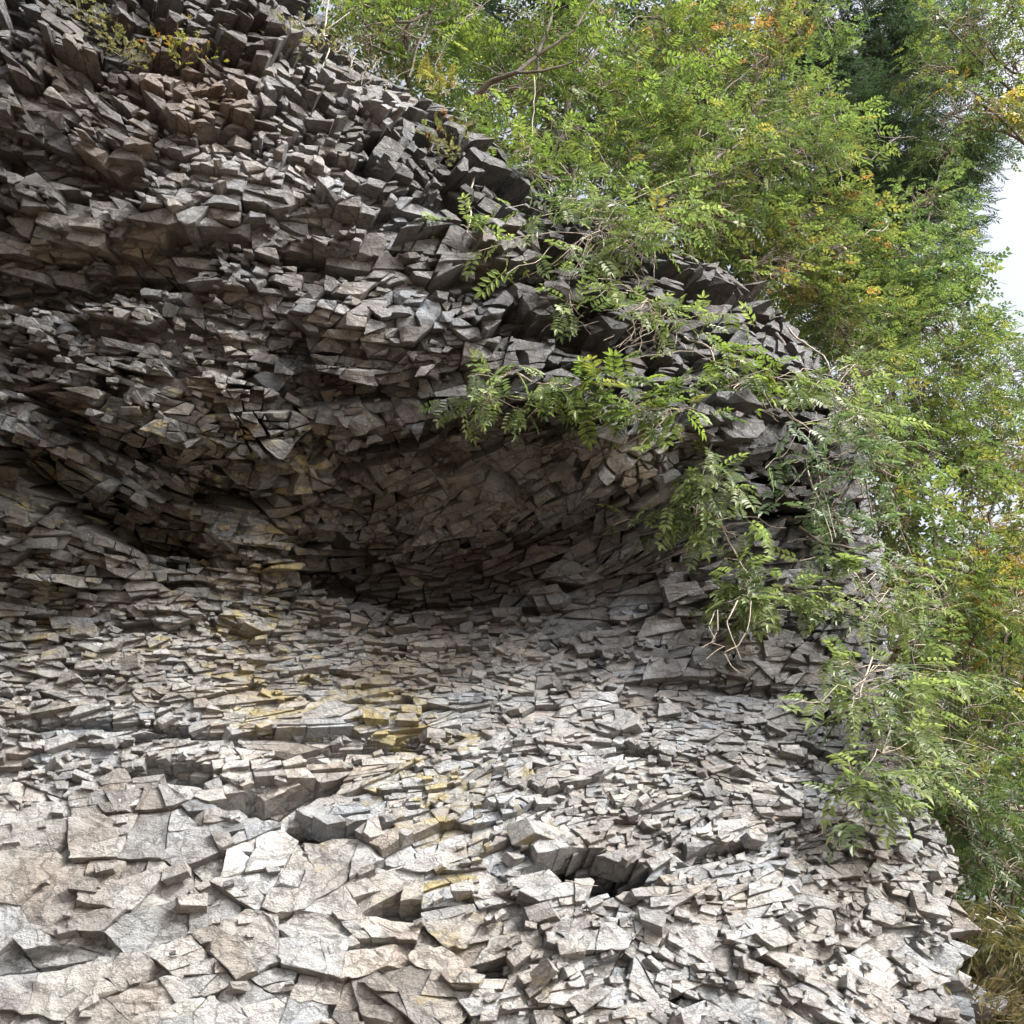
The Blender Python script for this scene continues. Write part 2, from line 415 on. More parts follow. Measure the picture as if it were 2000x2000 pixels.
# ------------------------------------------------------------------ the beds: x, y, dip, length px, thickness px, relief m, facet tilt, colour, ochre
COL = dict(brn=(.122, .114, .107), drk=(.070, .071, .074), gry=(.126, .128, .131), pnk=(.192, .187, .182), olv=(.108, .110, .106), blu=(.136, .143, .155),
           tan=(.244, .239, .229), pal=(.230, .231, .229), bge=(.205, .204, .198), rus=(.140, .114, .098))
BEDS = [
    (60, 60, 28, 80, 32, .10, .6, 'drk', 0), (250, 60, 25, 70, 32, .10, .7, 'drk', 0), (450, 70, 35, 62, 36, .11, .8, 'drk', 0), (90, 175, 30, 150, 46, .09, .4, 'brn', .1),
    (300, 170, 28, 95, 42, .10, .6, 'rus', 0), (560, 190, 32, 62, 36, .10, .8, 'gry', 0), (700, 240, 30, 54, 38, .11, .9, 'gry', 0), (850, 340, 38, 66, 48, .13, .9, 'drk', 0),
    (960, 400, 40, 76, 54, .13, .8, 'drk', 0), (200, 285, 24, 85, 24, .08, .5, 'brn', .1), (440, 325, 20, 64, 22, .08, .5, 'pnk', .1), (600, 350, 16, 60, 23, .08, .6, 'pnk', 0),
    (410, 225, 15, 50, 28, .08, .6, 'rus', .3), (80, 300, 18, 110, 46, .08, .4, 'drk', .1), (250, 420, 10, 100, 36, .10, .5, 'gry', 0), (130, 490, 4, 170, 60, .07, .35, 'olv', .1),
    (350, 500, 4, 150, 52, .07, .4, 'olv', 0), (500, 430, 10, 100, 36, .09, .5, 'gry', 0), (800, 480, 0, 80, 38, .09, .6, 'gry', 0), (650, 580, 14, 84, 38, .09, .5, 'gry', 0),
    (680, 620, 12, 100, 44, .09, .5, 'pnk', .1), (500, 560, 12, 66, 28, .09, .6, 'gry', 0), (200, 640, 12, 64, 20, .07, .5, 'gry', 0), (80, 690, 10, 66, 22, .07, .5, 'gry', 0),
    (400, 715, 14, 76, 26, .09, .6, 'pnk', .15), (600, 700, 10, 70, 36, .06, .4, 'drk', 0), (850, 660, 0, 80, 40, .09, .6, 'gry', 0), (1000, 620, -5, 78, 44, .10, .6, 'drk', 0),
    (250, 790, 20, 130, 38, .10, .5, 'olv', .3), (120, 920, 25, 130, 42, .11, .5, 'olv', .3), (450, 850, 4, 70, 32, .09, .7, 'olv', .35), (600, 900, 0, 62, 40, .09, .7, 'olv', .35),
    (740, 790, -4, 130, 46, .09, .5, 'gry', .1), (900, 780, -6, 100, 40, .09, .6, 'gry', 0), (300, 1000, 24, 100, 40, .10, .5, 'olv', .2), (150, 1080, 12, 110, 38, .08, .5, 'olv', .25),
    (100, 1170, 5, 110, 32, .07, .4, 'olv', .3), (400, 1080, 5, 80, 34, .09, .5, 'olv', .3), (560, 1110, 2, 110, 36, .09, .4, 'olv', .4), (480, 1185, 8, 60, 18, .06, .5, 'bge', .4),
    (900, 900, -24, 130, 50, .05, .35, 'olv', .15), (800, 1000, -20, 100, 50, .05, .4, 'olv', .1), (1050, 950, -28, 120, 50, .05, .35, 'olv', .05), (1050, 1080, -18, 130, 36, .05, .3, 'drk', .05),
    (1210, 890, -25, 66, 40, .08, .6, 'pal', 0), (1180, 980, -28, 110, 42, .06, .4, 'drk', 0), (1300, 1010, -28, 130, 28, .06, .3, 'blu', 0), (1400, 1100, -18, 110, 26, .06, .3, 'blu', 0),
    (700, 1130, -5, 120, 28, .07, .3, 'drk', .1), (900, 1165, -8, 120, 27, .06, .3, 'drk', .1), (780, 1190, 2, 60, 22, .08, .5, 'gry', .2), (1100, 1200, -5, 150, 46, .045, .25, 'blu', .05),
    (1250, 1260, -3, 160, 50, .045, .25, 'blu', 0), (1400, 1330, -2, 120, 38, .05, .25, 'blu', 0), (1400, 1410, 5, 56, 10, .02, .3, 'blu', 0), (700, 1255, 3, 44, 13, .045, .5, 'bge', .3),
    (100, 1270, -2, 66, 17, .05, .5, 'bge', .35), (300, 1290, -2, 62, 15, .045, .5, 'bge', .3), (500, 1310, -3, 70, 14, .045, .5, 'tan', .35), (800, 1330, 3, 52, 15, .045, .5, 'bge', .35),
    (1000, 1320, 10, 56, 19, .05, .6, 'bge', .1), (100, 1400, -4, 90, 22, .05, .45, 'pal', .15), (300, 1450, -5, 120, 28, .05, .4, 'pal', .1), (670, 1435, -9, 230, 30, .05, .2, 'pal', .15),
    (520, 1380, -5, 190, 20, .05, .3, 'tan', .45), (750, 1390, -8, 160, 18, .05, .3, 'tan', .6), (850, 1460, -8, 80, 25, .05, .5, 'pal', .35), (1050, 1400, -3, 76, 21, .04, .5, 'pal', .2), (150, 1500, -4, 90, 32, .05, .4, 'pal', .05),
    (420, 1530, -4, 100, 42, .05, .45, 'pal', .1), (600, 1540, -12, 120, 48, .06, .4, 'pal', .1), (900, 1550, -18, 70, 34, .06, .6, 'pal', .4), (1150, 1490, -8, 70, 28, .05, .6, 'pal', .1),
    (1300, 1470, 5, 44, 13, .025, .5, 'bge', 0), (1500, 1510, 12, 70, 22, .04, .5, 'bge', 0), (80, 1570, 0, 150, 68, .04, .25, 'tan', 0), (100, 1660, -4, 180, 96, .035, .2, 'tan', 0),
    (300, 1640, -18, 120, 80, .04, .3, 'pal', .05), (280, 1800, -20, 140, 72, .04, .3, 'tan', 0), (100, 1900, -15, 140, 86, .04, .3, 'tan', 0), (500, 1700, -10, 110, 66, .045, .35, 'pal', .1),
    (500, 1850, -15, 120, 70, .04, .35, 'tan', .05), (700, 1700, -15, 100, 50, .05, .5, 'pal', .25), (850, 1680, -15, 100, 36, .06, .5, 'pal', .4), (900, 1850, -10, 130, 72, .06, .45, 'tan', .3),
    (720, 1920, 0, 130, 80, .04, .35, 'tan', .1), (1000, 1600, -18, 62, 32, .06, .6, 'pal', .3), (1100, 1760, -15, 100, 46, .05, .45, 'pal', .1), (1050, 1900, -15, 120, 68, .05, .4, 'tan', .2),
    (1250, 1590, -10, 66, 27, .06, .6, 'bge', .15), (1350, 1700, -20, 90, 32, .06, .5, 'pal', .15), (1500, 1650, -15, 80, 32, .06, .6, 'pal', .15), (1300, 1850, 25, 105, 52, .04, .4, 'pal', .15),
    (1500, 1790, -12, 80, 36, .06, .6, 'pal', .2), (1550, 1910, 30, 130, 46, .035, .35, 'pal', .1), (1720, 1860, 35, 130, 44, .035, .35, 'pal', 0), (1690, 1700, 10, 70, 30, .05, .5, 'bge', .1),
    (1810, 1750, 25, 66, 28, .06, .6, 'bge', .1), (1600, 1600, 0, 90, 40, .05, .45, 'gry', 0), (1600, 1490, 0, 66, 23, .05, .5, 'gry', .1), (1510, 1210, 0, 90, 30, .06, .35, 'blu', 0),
    (1600, 1110, 0, 80, 32, .08, .6, 'gry', 0), (1550, 960, 5, 80, 46, .12, .8, 'drk', 0), (1450, 860, 10, 80, 46, .12, .8, 'drk', 0), (1400, 700, 20, 78, 50, .14, .9, 'drk', 0),  # buttress top beds, here and below: tree shade put into the dark colour
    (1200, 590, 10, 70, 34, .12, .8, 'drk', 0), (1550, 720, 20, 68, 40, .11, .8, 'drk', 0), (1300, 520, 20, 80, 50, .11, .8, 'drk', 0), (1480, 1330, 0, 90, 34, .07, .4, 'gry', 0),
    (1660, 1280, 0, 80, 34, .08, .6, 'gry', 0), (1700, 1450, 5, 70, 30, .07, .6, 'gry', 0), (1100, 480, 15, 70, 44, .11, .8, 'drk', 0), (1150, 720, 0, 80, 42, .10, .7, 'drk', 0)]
_BP = np.array([b[:2] for b in BEDS], float)
_BV = np.array([[math.cos(2 * R(b[2])), math.sin(2 * R(b[2])), math.log(b[3]), math.log(b[4]), math.log(b[5]), math.log(b[6]), *COL[b[7]], b[8]] for b in BEDS])

def beds(x, y):
    """interpolated bed values: angle, L, T, relief, tilt, rgb, ochre"""
    out = np.empty((len(x), _BV.shape[1]))
    for s in range(0, len(x), 20000):
        q = np.stack([x[s:s + 20000], y[s:s + 20000]], 1)
        d2 = ((q[:, None] - _BP[None]) ** 2).sum(2)
        w = 1 / (d2 + 900.0) ** 1.9
        out[s:s + 20000] = (w @ _BV) / w.sum(1)[:, None]
    ang = 0.5 * np.arctan2(out[:, 1], out[:, 0])
    return ang, np.exp(out[:, 2]), np.exp(out[:, 3]), np.exp(out[:, 4]), np.exp(out[:, 5]), out[:, 6:9], out[:, 9]

X0, X1, Y0, Y1 = -230, 1960, -230, 2180

def scatter(n_try, scale, sep, seed):
    """irregular sites, close-packed in the local stretched metric of the beds"""
    r = np.random.default_rng(seed)
    x = r.uniform(X0, X1, n_try); y = r.uniform(Y0, Y1, n_try)
    m = inside(x, y)
    x, y = x[m], y[m]
    ang, L, T = beds(x, y)[:3]
    size = L * T
    keep = r.uniform(0, 1, len(x)) < np.percentile(size, 3) / size
    x, y, ang, L, T = x[keep], y[keep], ang[keep], L[keep] * scale, T[keep] * scale
    vary = np.exp(r.normal(0, .30, len(x)))
    L = L * vary * np.exp(r.normal(0, .15, len(x))); T = T * vary
    ca, sa = np.cos(ang), np.sin(ang)
    B = 50.0 * scale
    grid = {}
    acc = []
    s2 = sep * sep
    for i in range(len(x)):
        gx, gy = int(x[i] // B), int(y[i] // B)
        rx = int(math.ceil(L[i] * sep / B))
        ry = int(math.ceil(max(T[i], abs(sa[i]) * L[i]) * sep / B))
        ok = True
        for a in range(gx - rx, gx + rx + 1):
            for b in range(gy - ry, gy + ry + 1):
                for j in grid.get((a, b), ()):
                    dx, dy = x[j] - x[i], y[j] - y[i]
                    if ((dx * ca[i] + dy * sa[i]) / L[i]) ** 2 + ((-dx * sa[i] + dy * ca[i]) / T[i]) ** 2 < s2:
                        ok = False
                        break
                if not ok: break
            if not ok: break
        if ok:
            acc.append(i)
            grid.setdefault((gx, gy), []).append(i)
    acc = np.array(acc)
    return x[acc], y[acc], ang[acc], L[acc], T[acc], grid, B

def clip_poly(poly, nx, ny, c):
    out = []
    n = len(poly)
    for i in range(n):
        ax, ay = poly[i]; bx, by = poly[(i + 1) % n]
        da = nx * ax + ny * ay - c; db = nx * bx + ny * by - c
        if da <= 0: out.append((ax, ay))
        if (da < 0 < db) or (db < 0 < da):
            t = da / (da - db)
            out.append((ax + t * (bx - ax), ay + t * (by - ay)))
    return out

def clip_solid(faces, n, c):
    """cut a convex solid (list of point loops) by the half space n.p <= c and cap it"""
    nx, ny, nz = n
    new = []; cap = []
    hit = False
    for f in faces:
        ds = [nx * p[0] + ny * p[1] + nz * p[2] - c for p in f]
        if max(ds) <= 1e-7:
            new.append(f); continue
        hit = True
        if min(ds) >= -1e-7:
            continue
        g = []
        k = len(f)
        for i in range(k):
            a, b = f[i], f[(i + 1) % k]; da, db = ds[i], ds[(i + 1) % k]
            if da <= 0: g.append(a)
            if (da < 0 < db) or (db < 0 < da):
                t = da / (da - db)
                p = (a[0] + t * (b[0] - a[0]), a[1] + t * (b[1] - a[1]), a[2] + t * (b[2] - a[2]))
                g.append(p); cap.append(p)
        if len(g) > 2: new.append(g)
    if not hit or len(cap) < 3:
        return new
    m = [sum(p[i] for p in cap) / len(cap) for i in range(3)]
    ax = (0, nz, -ny) if abs(nx) < .7 else (nz, 0, -nx)
    l = math.sqrt(sum(a * a for a in ax)) or 1
    u = tuple(a / l for a in ax)
    v = (ny * u[2] - nz * u[1], nz * u[0] - nx * u[2], nx * u[1] - ny * u[0])
    pts = []
    for p in cap:
        d = (p[0] - m[0], p[1] - m[1], p[2] - m[2])
        pts.append((math.atan2(d[0] * v[0] + d[1] * v[1] + d[2] * v[2], d[0] * u[0] + d[1] * u[1] + d[2] * u[2]), p))
    pts.sort(key=lambda q: q[0])
    loop = []
    for _, p in pts:
        if not loop or sum((p[i] - loop[-1][i]) ** 2 for i in range(3)) > 1e-9:
            loop.append(p)
    if len(loop) > 2: new.append(loop)
    return new

def field_lookup():
    g = 16
    xs = np.arange(X0 - 60, X1 + 80, g); ys = np.arange(Y0 - 60, Y1 + 80, g)
    XX, YY = np.meshgrid(xs, ys)
    f = beds(XX.ravel().astype(float), YY.ravel().astype(float))
    sh = XX.shape
    A, L, T, Rl, Ti = [q.reshape(sh) for q in f[:5]]
    def look(x, y):
        i = min(max(int((y - ys[0]) / g + .5), 0), sh[0] - 1); j = min(max(int((x - xs[0]) / g + .5), 0), sh[1] - 1)
        return A[i, j], L[i, j], T[i, j], Rl[i, j], Ti[i, j]
    return look

def centroid(p):
    n = len(p)
    return sum(q[0] for q in p) / n, sum(q[1] for q in p) / n

def area_of(p):
    return 0.5 * abs(sum(p[k][0] * p[(k + 1) % len(p)][1] - p[(k + 1) % len(p)][0] * p[k][1] for k in range(len(p))))

def build_rocks():
    """beds first break into blocks, each block splits along the bedding and across it into stones that keep its plane"""
    bx, by, ba, bL, bT, grid, B = scatter(30000, 3.2, 0.62, 11)
    n = len(bx)
    look = field_lookup()
    r = random.Random(21)
    G = r.gauss
    stones = []
    def split(poly, x0, y0, h, gx, gy, tone, warm, amp, lvl):
        cx, cy = centroid(poly)
        ang, L, T, rel, ti = look(cx, cy)
        ca, sa = math.cos(ang), math.sin(ang)
        pu = [q[0] * ca + q[1] * sa for q in poly]; pv = [-q[0] * sa + q[1] * ca for q in poly]
        u0, u1, v0, v1 = min(pu), max(pu), min(pv), max(pv)
        k = (.64 + .26 * min(1, max(0, (cy - 1720) / 100)) * min(1, max(0, (cx - 1150) / 200)) + .40 * min(1, max(0, (cy - 1560) / 120)) * min(1, max(0, (1250 - cx) / 500))) * min(1.8, math.exp(G(0, .50)))
        ru, rv = (u1 - u0) / (L * 1.05 * k), (v1 - v0) / (T * 1.0 * k)
        if lvl > 13 or max(ru, rv) < 1.0 or area_of(poly) < 70:
            stones.append((poly, cx, cy, h + 0.0036 * (gx * (cx - x0) + gy * (cy - y0)), gx, gy, tone, warm))
            return
        jit = 5 + 14 * min(1, ti)
        f = r.uniform(.28, .72)
        if rv >= ru * r.uniform(.75, 1.3):
            an = ang + math.pi / 2 + R(G(0, jit * .55))
            mid = (v0 + f * (v1 - v0)); px, py = cx * 1.0, cy * 1.0
        else:
            an = ang + R(r.choice((-36, -16, 18, 40)) + G(0, jit))
        if lvl > 1 and r.random() < .16: an = ang + r.uniform(0, math.pi)
        nx, ny = math.cos(an), math.sin(an)
        d = [q[0] * nx + q[1] * ny for q in poly]
        c = min(d) + f * (max(d) - min(d))
        A = clip_poly(poly, nx, ny, c); Bp = clip_poly(poly, -nx, -ny, -c)
        for q in (A, Bp):
            if len(q) < 3 or area_of(q) < 20: continue
            qx, qy = centroid(q)
            hh = h + 0.0036 * (gx * (qx - x0) + gy * (qy - y0)) + amp * rel * G(0, 1)
            split(q, qx, qy, hh, gx * .88 + ti * .15 * G(0, 1), gy * .88 + ti * (.19 * G(0, 1) + .05), tone + G(0, .05), warm + G(0, .009), amp * .80, lvl + 1)
    bo = {}
    for i in range(n):
        bo.setdefault((int(bx[i] // 120), int(by[i] // 120)), []).append(i)
    for i in range(n):
        gx_, gy_ = int(bx[i] // 120), int(by[i] // 120)
        cand = np.array([c for a in range(gx_ - 4, gx_ + 5) for b in range(gy_ - 4, gy_ + 5) for c in bo.get((a, b), ()) if c != i])
        if len(cand) < 3: continue
        dx, dy = bx[cand] - bx[i], by[cand] - by[i]
        am = 0.5 * (ba[cand] + ba[i]); lm = 0.5 * (bL[cand] + bL[i]); tm = 0.5 * (bT[cand] + bT[i])
        c, s = np.cos(am), np.sin(am)
        p = (dx * c + dy * s) / lm; q = (-dx * s + dy * c) / tm
        d2 = p * p + q * q
        c0, s0 = math.cos(ba[i]), math.sin(ba[i])
        l, t = bL[i] * 1.15, bT[i] * 1.15
        poly = [(c0 * a - s0 * b + bx[i], s0 * a + c0 * b + by[i]) for a, b in ((-l, -t), (l, -t), (l, t), (-l, t))]
        for k in np.argsort(d2)[:16]:
            nx = (p[k] * c[k] / lm[k] - q[k] * s[k] / tm[k]); ny = (p[k] * s[k] / lm[k] + q[k] * c[k] / tm[k])
            poly = clip_poly(poly, nx, ny, 0.5 * d2[k] + nx * bx[i] + ny * by[i])
            if len(poly) < 3: break
        if len(poly) < 3: continue
        ang, L, T, rel, ti = look(bx[i], by[i])
        cx, cy = centroid(poly)
        split(poly, cx, cy, .6 * rel * G(0, 1), ti * .18 * G(0, 1), ti * (.18 * G(0, 1) + .30), G(0, .08), G(0, .02), .46, 0)
    # tidy outlines
    keep = []
    okm = inside(np.array([q[1] for q in stones]), np.array([q[2] for q in stones]))
    stones = [q for q, k in zip(stones, okm) if k]
    for sdef in stones:
        poly = sdef[0]
        pl = []
        for w in poly:
            if not pl or (w[0] - pl[-1][0]) ** 2 + (w[1] - pl[-1][1]) ** 2 > 2.5: pl.append(w)
        if len(pl) > 2 and (pl[0][0] - pl[-1][0]) ** 2 + (pl[0][1] - pl[-1][1]) ** 2 <= 2.5: pl.pop()
        if len(pl) > 2 and area_of(pl) > 30: keep.append((pl,) + sdef[1:])
    sx = np.array([k[1] for k in keep]); sy = np.array([k[2] for k in keep])
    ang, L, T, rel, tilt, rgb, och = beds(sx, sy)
    P, Px, Py, Nn = frame(sx, sy)
    D = disp(sx, sy)
    ed, _ = seg_dist(sx, sy, EDGE)
    rr = random.Random(5)
    G = rr.gauss
    out = []
    for i, (poly, x, y, h, gx, gy, tone, warm) in enumerate(keep):
        area = area_of(poly)
        a, b = math.cos(ang[i]), math.sin(ang[i])
        nn, p0 = Nn[i], P[i]
        view = (p0 - CAM) / np.linalg.norm(p0 - CAM)
        def lim(J):
            c = J @ view; lat = J - c * view; m = 0.9 * np.linalg.norm(lat)
            return lat + max(-m, min(m, c)) * view
        Jx, Jy = lim(Px[i]), lim(Py[i])
        U = Jx * a + Jy * b
        su = np.linalg.norm(U); U = U / su
        Vv = np.cross(nn, U); Vv /= np.linalg.norm(Vv)
        W = np.cross(U, Vv)
        pts = []
        for (qx, qy) in poly:
            w = Jx * (qx - x) + Jy * (qy - y)
            pts.append((float(w @ U), float(w @ Vv)))
        mx, my = centroid(pts)
        ext = math.sqrt(area) * su
        lz = min(1.0, max(0.0, (y - 1200) / 100.0))
        gap = min(0.0045, 0.04 * ext) * (0.15 + 1.2 * rr.random() ** 2) * (1 - .25 * lz)
        sh = []
        for q in pts:
            ddx, ddy = q[0] - mx, q[1] - my
            l = math.hypot(ddx, ddy) + 1e-9
            f = max(0.7, (l - gap) / l)
            jt = 0.03 * ext
            sh.append((mx + ddx * f, my + ddy * f))
        pts = sh
        lowz = min(1.0, max(0.0, (y - 1380) / 120.0))
        upz = min(1.0, max(0.0, (1180 - y) / 120.0))
        lz = min(1.0, max(0.0, (y - 1200) / 100.0))
        A = rel[i] * (1 + .25 * upz - .48 * lz)
        h *= 1 + .25 * upz - .48 * lz; gx *= 1 - .35 * lz; gy *= 1 - .45 * lz
        edge_k = min(1.0, 0.25 + ed[i] / 130.0)
        h = max(-2.2 * A, min(2.2 * A, h))
        if rr.random() < .06: h += rr.uniform(.4, 1.1) * A
        if rr.random() < .05 + .05 * upz: h -= rr.uniform(.6, 1.8) * A
        h += A * .16 * G(0, 1)
        h = h * edge_k + D[i] * (1 if D[i] < 0 else edge_k)
        tu = (gx * a + gy * b) + G(0, 1) * tilt[i] * .09
        tv = -(-gx * b + gy * a) + G(0, 1) * tilt[i] * .09
        dpt = max(0.18, 0.14 + A * 2.6)
        sgn = sum(pts[m][0] * pts[(m + 1) % len(pts)][1] - pts[(m + 1) % len(pts)][0] * pts[m][1] for m in range(len(pts)))
        if sgn < 0: pts = pts[::-1]
        lo, hi = -dpt, 0.8 * ext + 0.15
        tu = max(-.8, min(.8, tu)); tv = max(-.9, min(.8, tv))
        m = len(pts)
        faces = [[(*pts[j], lo), (*pts[(j + 1) % m], lo), (*pts[(j + 1) % m], hi), (*pts[j], hi)] for j in range(m)]
        faces.append([(*q, hi) for q in pts])
        faces = clip_solid(faces, (-tu, -tv, 1.0), -tu * mx - tv * my)
        # broken corners and arrises
        nch = int(rr.random() * (1.2 + 2.4 * min(1, tilt[i])) + .9 * upz)
        for _ in range(nch):
            th = rr.random() * 2 * math.pi
            co, si = math.cos(th), math.sin(th)
            sup = max((q[0] - mx) * co + (q[1] - my) * si for q in pts)
            slope = 0.3 + 1.7 * rr.random()
            cut = sup * (0.2 + 0.75 * rr.random())
            fz = tu * co * cut + tv * si * cut
            faces = clip_solid(faces, (co * slope - tu, si * slope - tv, 1.0), slope * (mx * co + my * si) - tu * mx - tv * my + slope * cut)
        ids = {}; loops = []; vl = []
        for f in faces:
            g = []
            for q in f:
                key = (round(q[0], 4), round(q[1], 4), round(q[2], 4))
                if key not in ids:
                    ids[key] = len(vl); vl.append(q)
                if not g or g[-1] != ids[key]: g.append(ids[key])
            if len(g) > 1 and g[0] == g[-1]: g.pop()
            if len(g) > 2: loops.append(g)
        if len(loops) < 4: continue
        vl = np.array(vl)
        tn = math.exp(tone + 0.06 * G(0, 1))
        wm = warm + 0.012 * G(0, 1)
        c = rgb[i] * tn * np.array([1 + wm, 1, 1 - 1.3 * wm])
        q = rr.random()
        lowk = min(1.0, max(0.0, (y - 1150) / 150.0))
        if q < .16: c = c * np.array([.86, .89, .92])
        elif q < .28: c = c * np.array([.98, .92, .87])
        elif q < .33: c = c * .72
        elif q > .92: c = c * np.array([1.13, 1.13, 1.12])
        oc = och[i] * (0.6 + 0.5 * rr.random())
        hd = D[i] if D[i] < 0 else 0.0
        WV = p0 + vl[:, :1] * U + vl[:, 1:2] * Vv + (vl[:, 2:3] + h - hd) * W - view * hd
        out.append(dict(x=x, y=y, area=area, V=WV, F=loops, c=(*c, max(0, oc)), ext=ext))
    return out

def roughen(V, F, amp, freq, levels):
    """triangulate, split every edge and chip the arrises with noise that depends on the place only"""
    T = []
    for f in F:
        if len(f) == 3: T.append(f)
        elif len(f) == 4 and levels == 0: T += [(f[0], f[1], f[2]), (f[0], f[2], f[3])]
        else:
            T += [(f[0], f[k], f[k + 1]) for k in range(1, len(f) - 1)]
    T = np.array(T); V = np.array(V)
    for _ in range(levels):
        e = np.sort(np.concatenate([T[:, [0, 1]], T[:, [1, 2]], T[:, [2, 0]]]), axis=1)
        u, inv = np.unique(e, axis=0, return_inverse=True)
        inv = inv.ravel()
        mid = len(V) + inv
        k = len(T)
        a, b, c = mid[:k], mid[k:2 * k], mid[2 * k:]
        V = np.concatenate([V, 0.5 * (V[u[:, 0]] + V[u[:, 1]])])
        T = np.concatenate([np.stack([T[:, 0], a, c], 1), np.stack([a, T[:, 1], b], 1), np.stack([c, b, T[:, 2]], 1), np.stack([a, b, c], 1)])
    d = np.stack([vnoise(V * freq, s) for s in (1, 2, 3)], 1) * amp
    return V + d, T

def zone_of(x, y):
    if x > 1330 and y > 640 and not (x < 1560 and y > 1330) or (y > 1560 and x > 1690): return 3
    if y > 1190 + max(0, x - 800) * 0.22: return 2
    if y > 640 and not x > 1330: return 1
    return 0

ZONES = ['upper_cliff', 'overhang', 'lower_cliff', 'buttress']

def build_cliff():
    rocks = build_rocks()
    # bedrock behind the loose stones
    st = 12
    gx = np.arange(-700, 2000, st); gy = np.arange(-420, 2200, st)
    XX, YY = np.meshgrid(gx, gy)
    x, y = XX.ravel().astype(float), YY.ravel().astype(float)
    P, _, _, Nn = frame(x, y)
    _, L, T, rel, tilt, rgb, och = beds(x, y)
    d = disp(x, y) - 0.04 - rel * np.where(y < 1250, 2.0, 1.1) + 0.03 * vnoise(P * 9, 4)
    d0 = np.minimum(disp(x, y), 0)
    VW = P - CAM
    VW /= np.linalg.norm(VW, axis=1)[:, None]
    V = P + Nn * (d - d0)[:, None] - VW * d0[:, None]
    ins = inside(x, y).reshape(XX.shape)
    idx = np.arange(len(x)).reshape(XX.shape)
    q = ins[:-1, :-1] & ins[1:, :-1] & ins[:-1, 1:] & ins[1:, 1:]
    zx = 0.5 * (XX[:-1, :-1] + XX[1:, 1:]); zy = 0.5 * (YY[:-1, :-1] + YY[1:, 1:])
    F = np.stack([idx[:-1, :-1][q], idx[1:, :-1][q], idx[1:, 1:][q], idx[:-1, 1:][q]], 1)
    fz = np.array([zone_of(a, b) for a, b in zip(zx[q], zy[q])])
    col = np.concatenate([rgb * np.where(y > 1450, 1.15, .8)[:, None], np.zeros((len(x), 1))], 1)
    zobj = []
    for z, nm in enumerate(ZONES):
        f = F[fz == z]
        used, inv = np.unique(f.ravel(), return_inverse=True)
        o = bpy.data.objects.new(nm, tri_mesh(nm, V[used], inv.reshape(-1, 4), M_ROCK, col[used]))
        link(o); o['kind'] = 'structure'
        zobj.append(o)
    by = [[], [], [], []]
    for k in rocks:
        by[zone_of(k['x'], k['y'])].append(k)
    for z in range(4):
        lst = by[z]
        inframe = lambda k: 0 <= k['x'] <= 2000 and 0 <= k['y'] <= 2000
        lst.sort(key=lambda k: -(k['area'] if inframe(k) else 0))
        rest = [[], [], []]
        nv = 0
        for j, k in enumerate(lst):
            Vr, Tr = roughen(k['V'], k['F'], min(0.017, 0.08 * k['ext']), 21.0, 2 if k['area'] > 2600 else (1 if k['area'] > 260 else 0))
            if j < 300:
                c = Vr.mean(0)
                me = tri_mesh('rock', Vr - c, Tr, M_ROCK, np.tile(np.array(k['c']), (len(Vr), 1)))
                o = bpy.data.objects.new('rock', me)
                o.location = c
                link(o, zobj[z])
            else:
                rest[0].append(Vr); rest[1].append(Tr + nv); rest[2].append(np.tile(np.array(k['c']), (len(Vr), 1))); nv += len(Vr)
        if rest[0]:
            o = bpy.data.objects.new('small_rocks', tri_mesh('small_rocks', np.concatenate(rest[0]), np.concatenate(rest[1]), M_ROCK, np.concatenate(rest[2])))
            link(o, zobj[z]); o['kind'] = 'stuff'
    # small chips lying in the joints and on the ledges
    rc = np.random.default_rng(77)
    m = 15000
    x = rc.uniform(-100, 1900, m); y = rc.uniform(-100, 2100, m) ** 1.0
    keep = inside(x, y) & (rc.uniform(0, 1, m) < np.where(y > 1180, .42, .25) * (1 - .93 * np.clip((y - 1530) / 80, 0, 1) * np.clip((1150 - x) / 350, 0, 1)))
    x, y = x[keep], y[keep]; m = len(x)
    P, Px, Py, Nn = frame(x, y)
    ang, L, T, rel, tilt, rgb, och = beds(x, y)
    d = disp(x, y); d0 = np.minimum(d, 0)
    VW = P - CAM; VW /= np.linalg.norm(VW, axis=1)[:, None]
    U = Px * np.cos(ang)[:, None] + Py * np.sin(ang)[:, None]; U /= np.linalg.norm(U, axis=1)[:, None]
    U += rc.normal(0, .25, (m, 3)); U /= np.linalg.norm(U, axis=1)[:, None]
    Vv = np.cross(Nn, U); Vv /= np.linalg.norm(Vv, axis=1)[:, None]
    W = np.cross(U, Vv)
    c = P + Nn * (d - d0 + rel * rc.uniform(-.45, .55, m))[:, None] - VW * d0[:, None]
    sz = np.exp(rc.normal(0, .45, m)) * .021
    cube = np.array([(a, b, e) for a in (-1, 1) for b in (-1, 1) for e in (-1, 1)], float)
    loc = cube[None] * (1 + rc.uniform(-.45, .25, (m, 8, 3))) * np.stack([sz * 1.5, sz * .7, sz * 1.1], 1)[:, None]
    V = c[:, None] + loc[:, :, :1] * U[:, None] + loc[:, :, 1:2] * Vv[:, None] + loc[:, :, 2:] * W[:, None]
    T6 = np.array([(0, 1, 3), (0, 3, 2), (4, 6, 7), (4, 7, 5), (0, 4, 5), (0, 5, 1), (2, 3, 7), (2, 7, 6), (0, 2, 6), (0, 6, 4), (1, 5, 7), (1, 7, 3)])
    cc = np.concatenate([rgb * np.exp(rc.normal(0, .16, (m, 1))), och[:, None]], 1)
    zz = np.array([zone_of(a, b) for a, b in zip(x, y)])
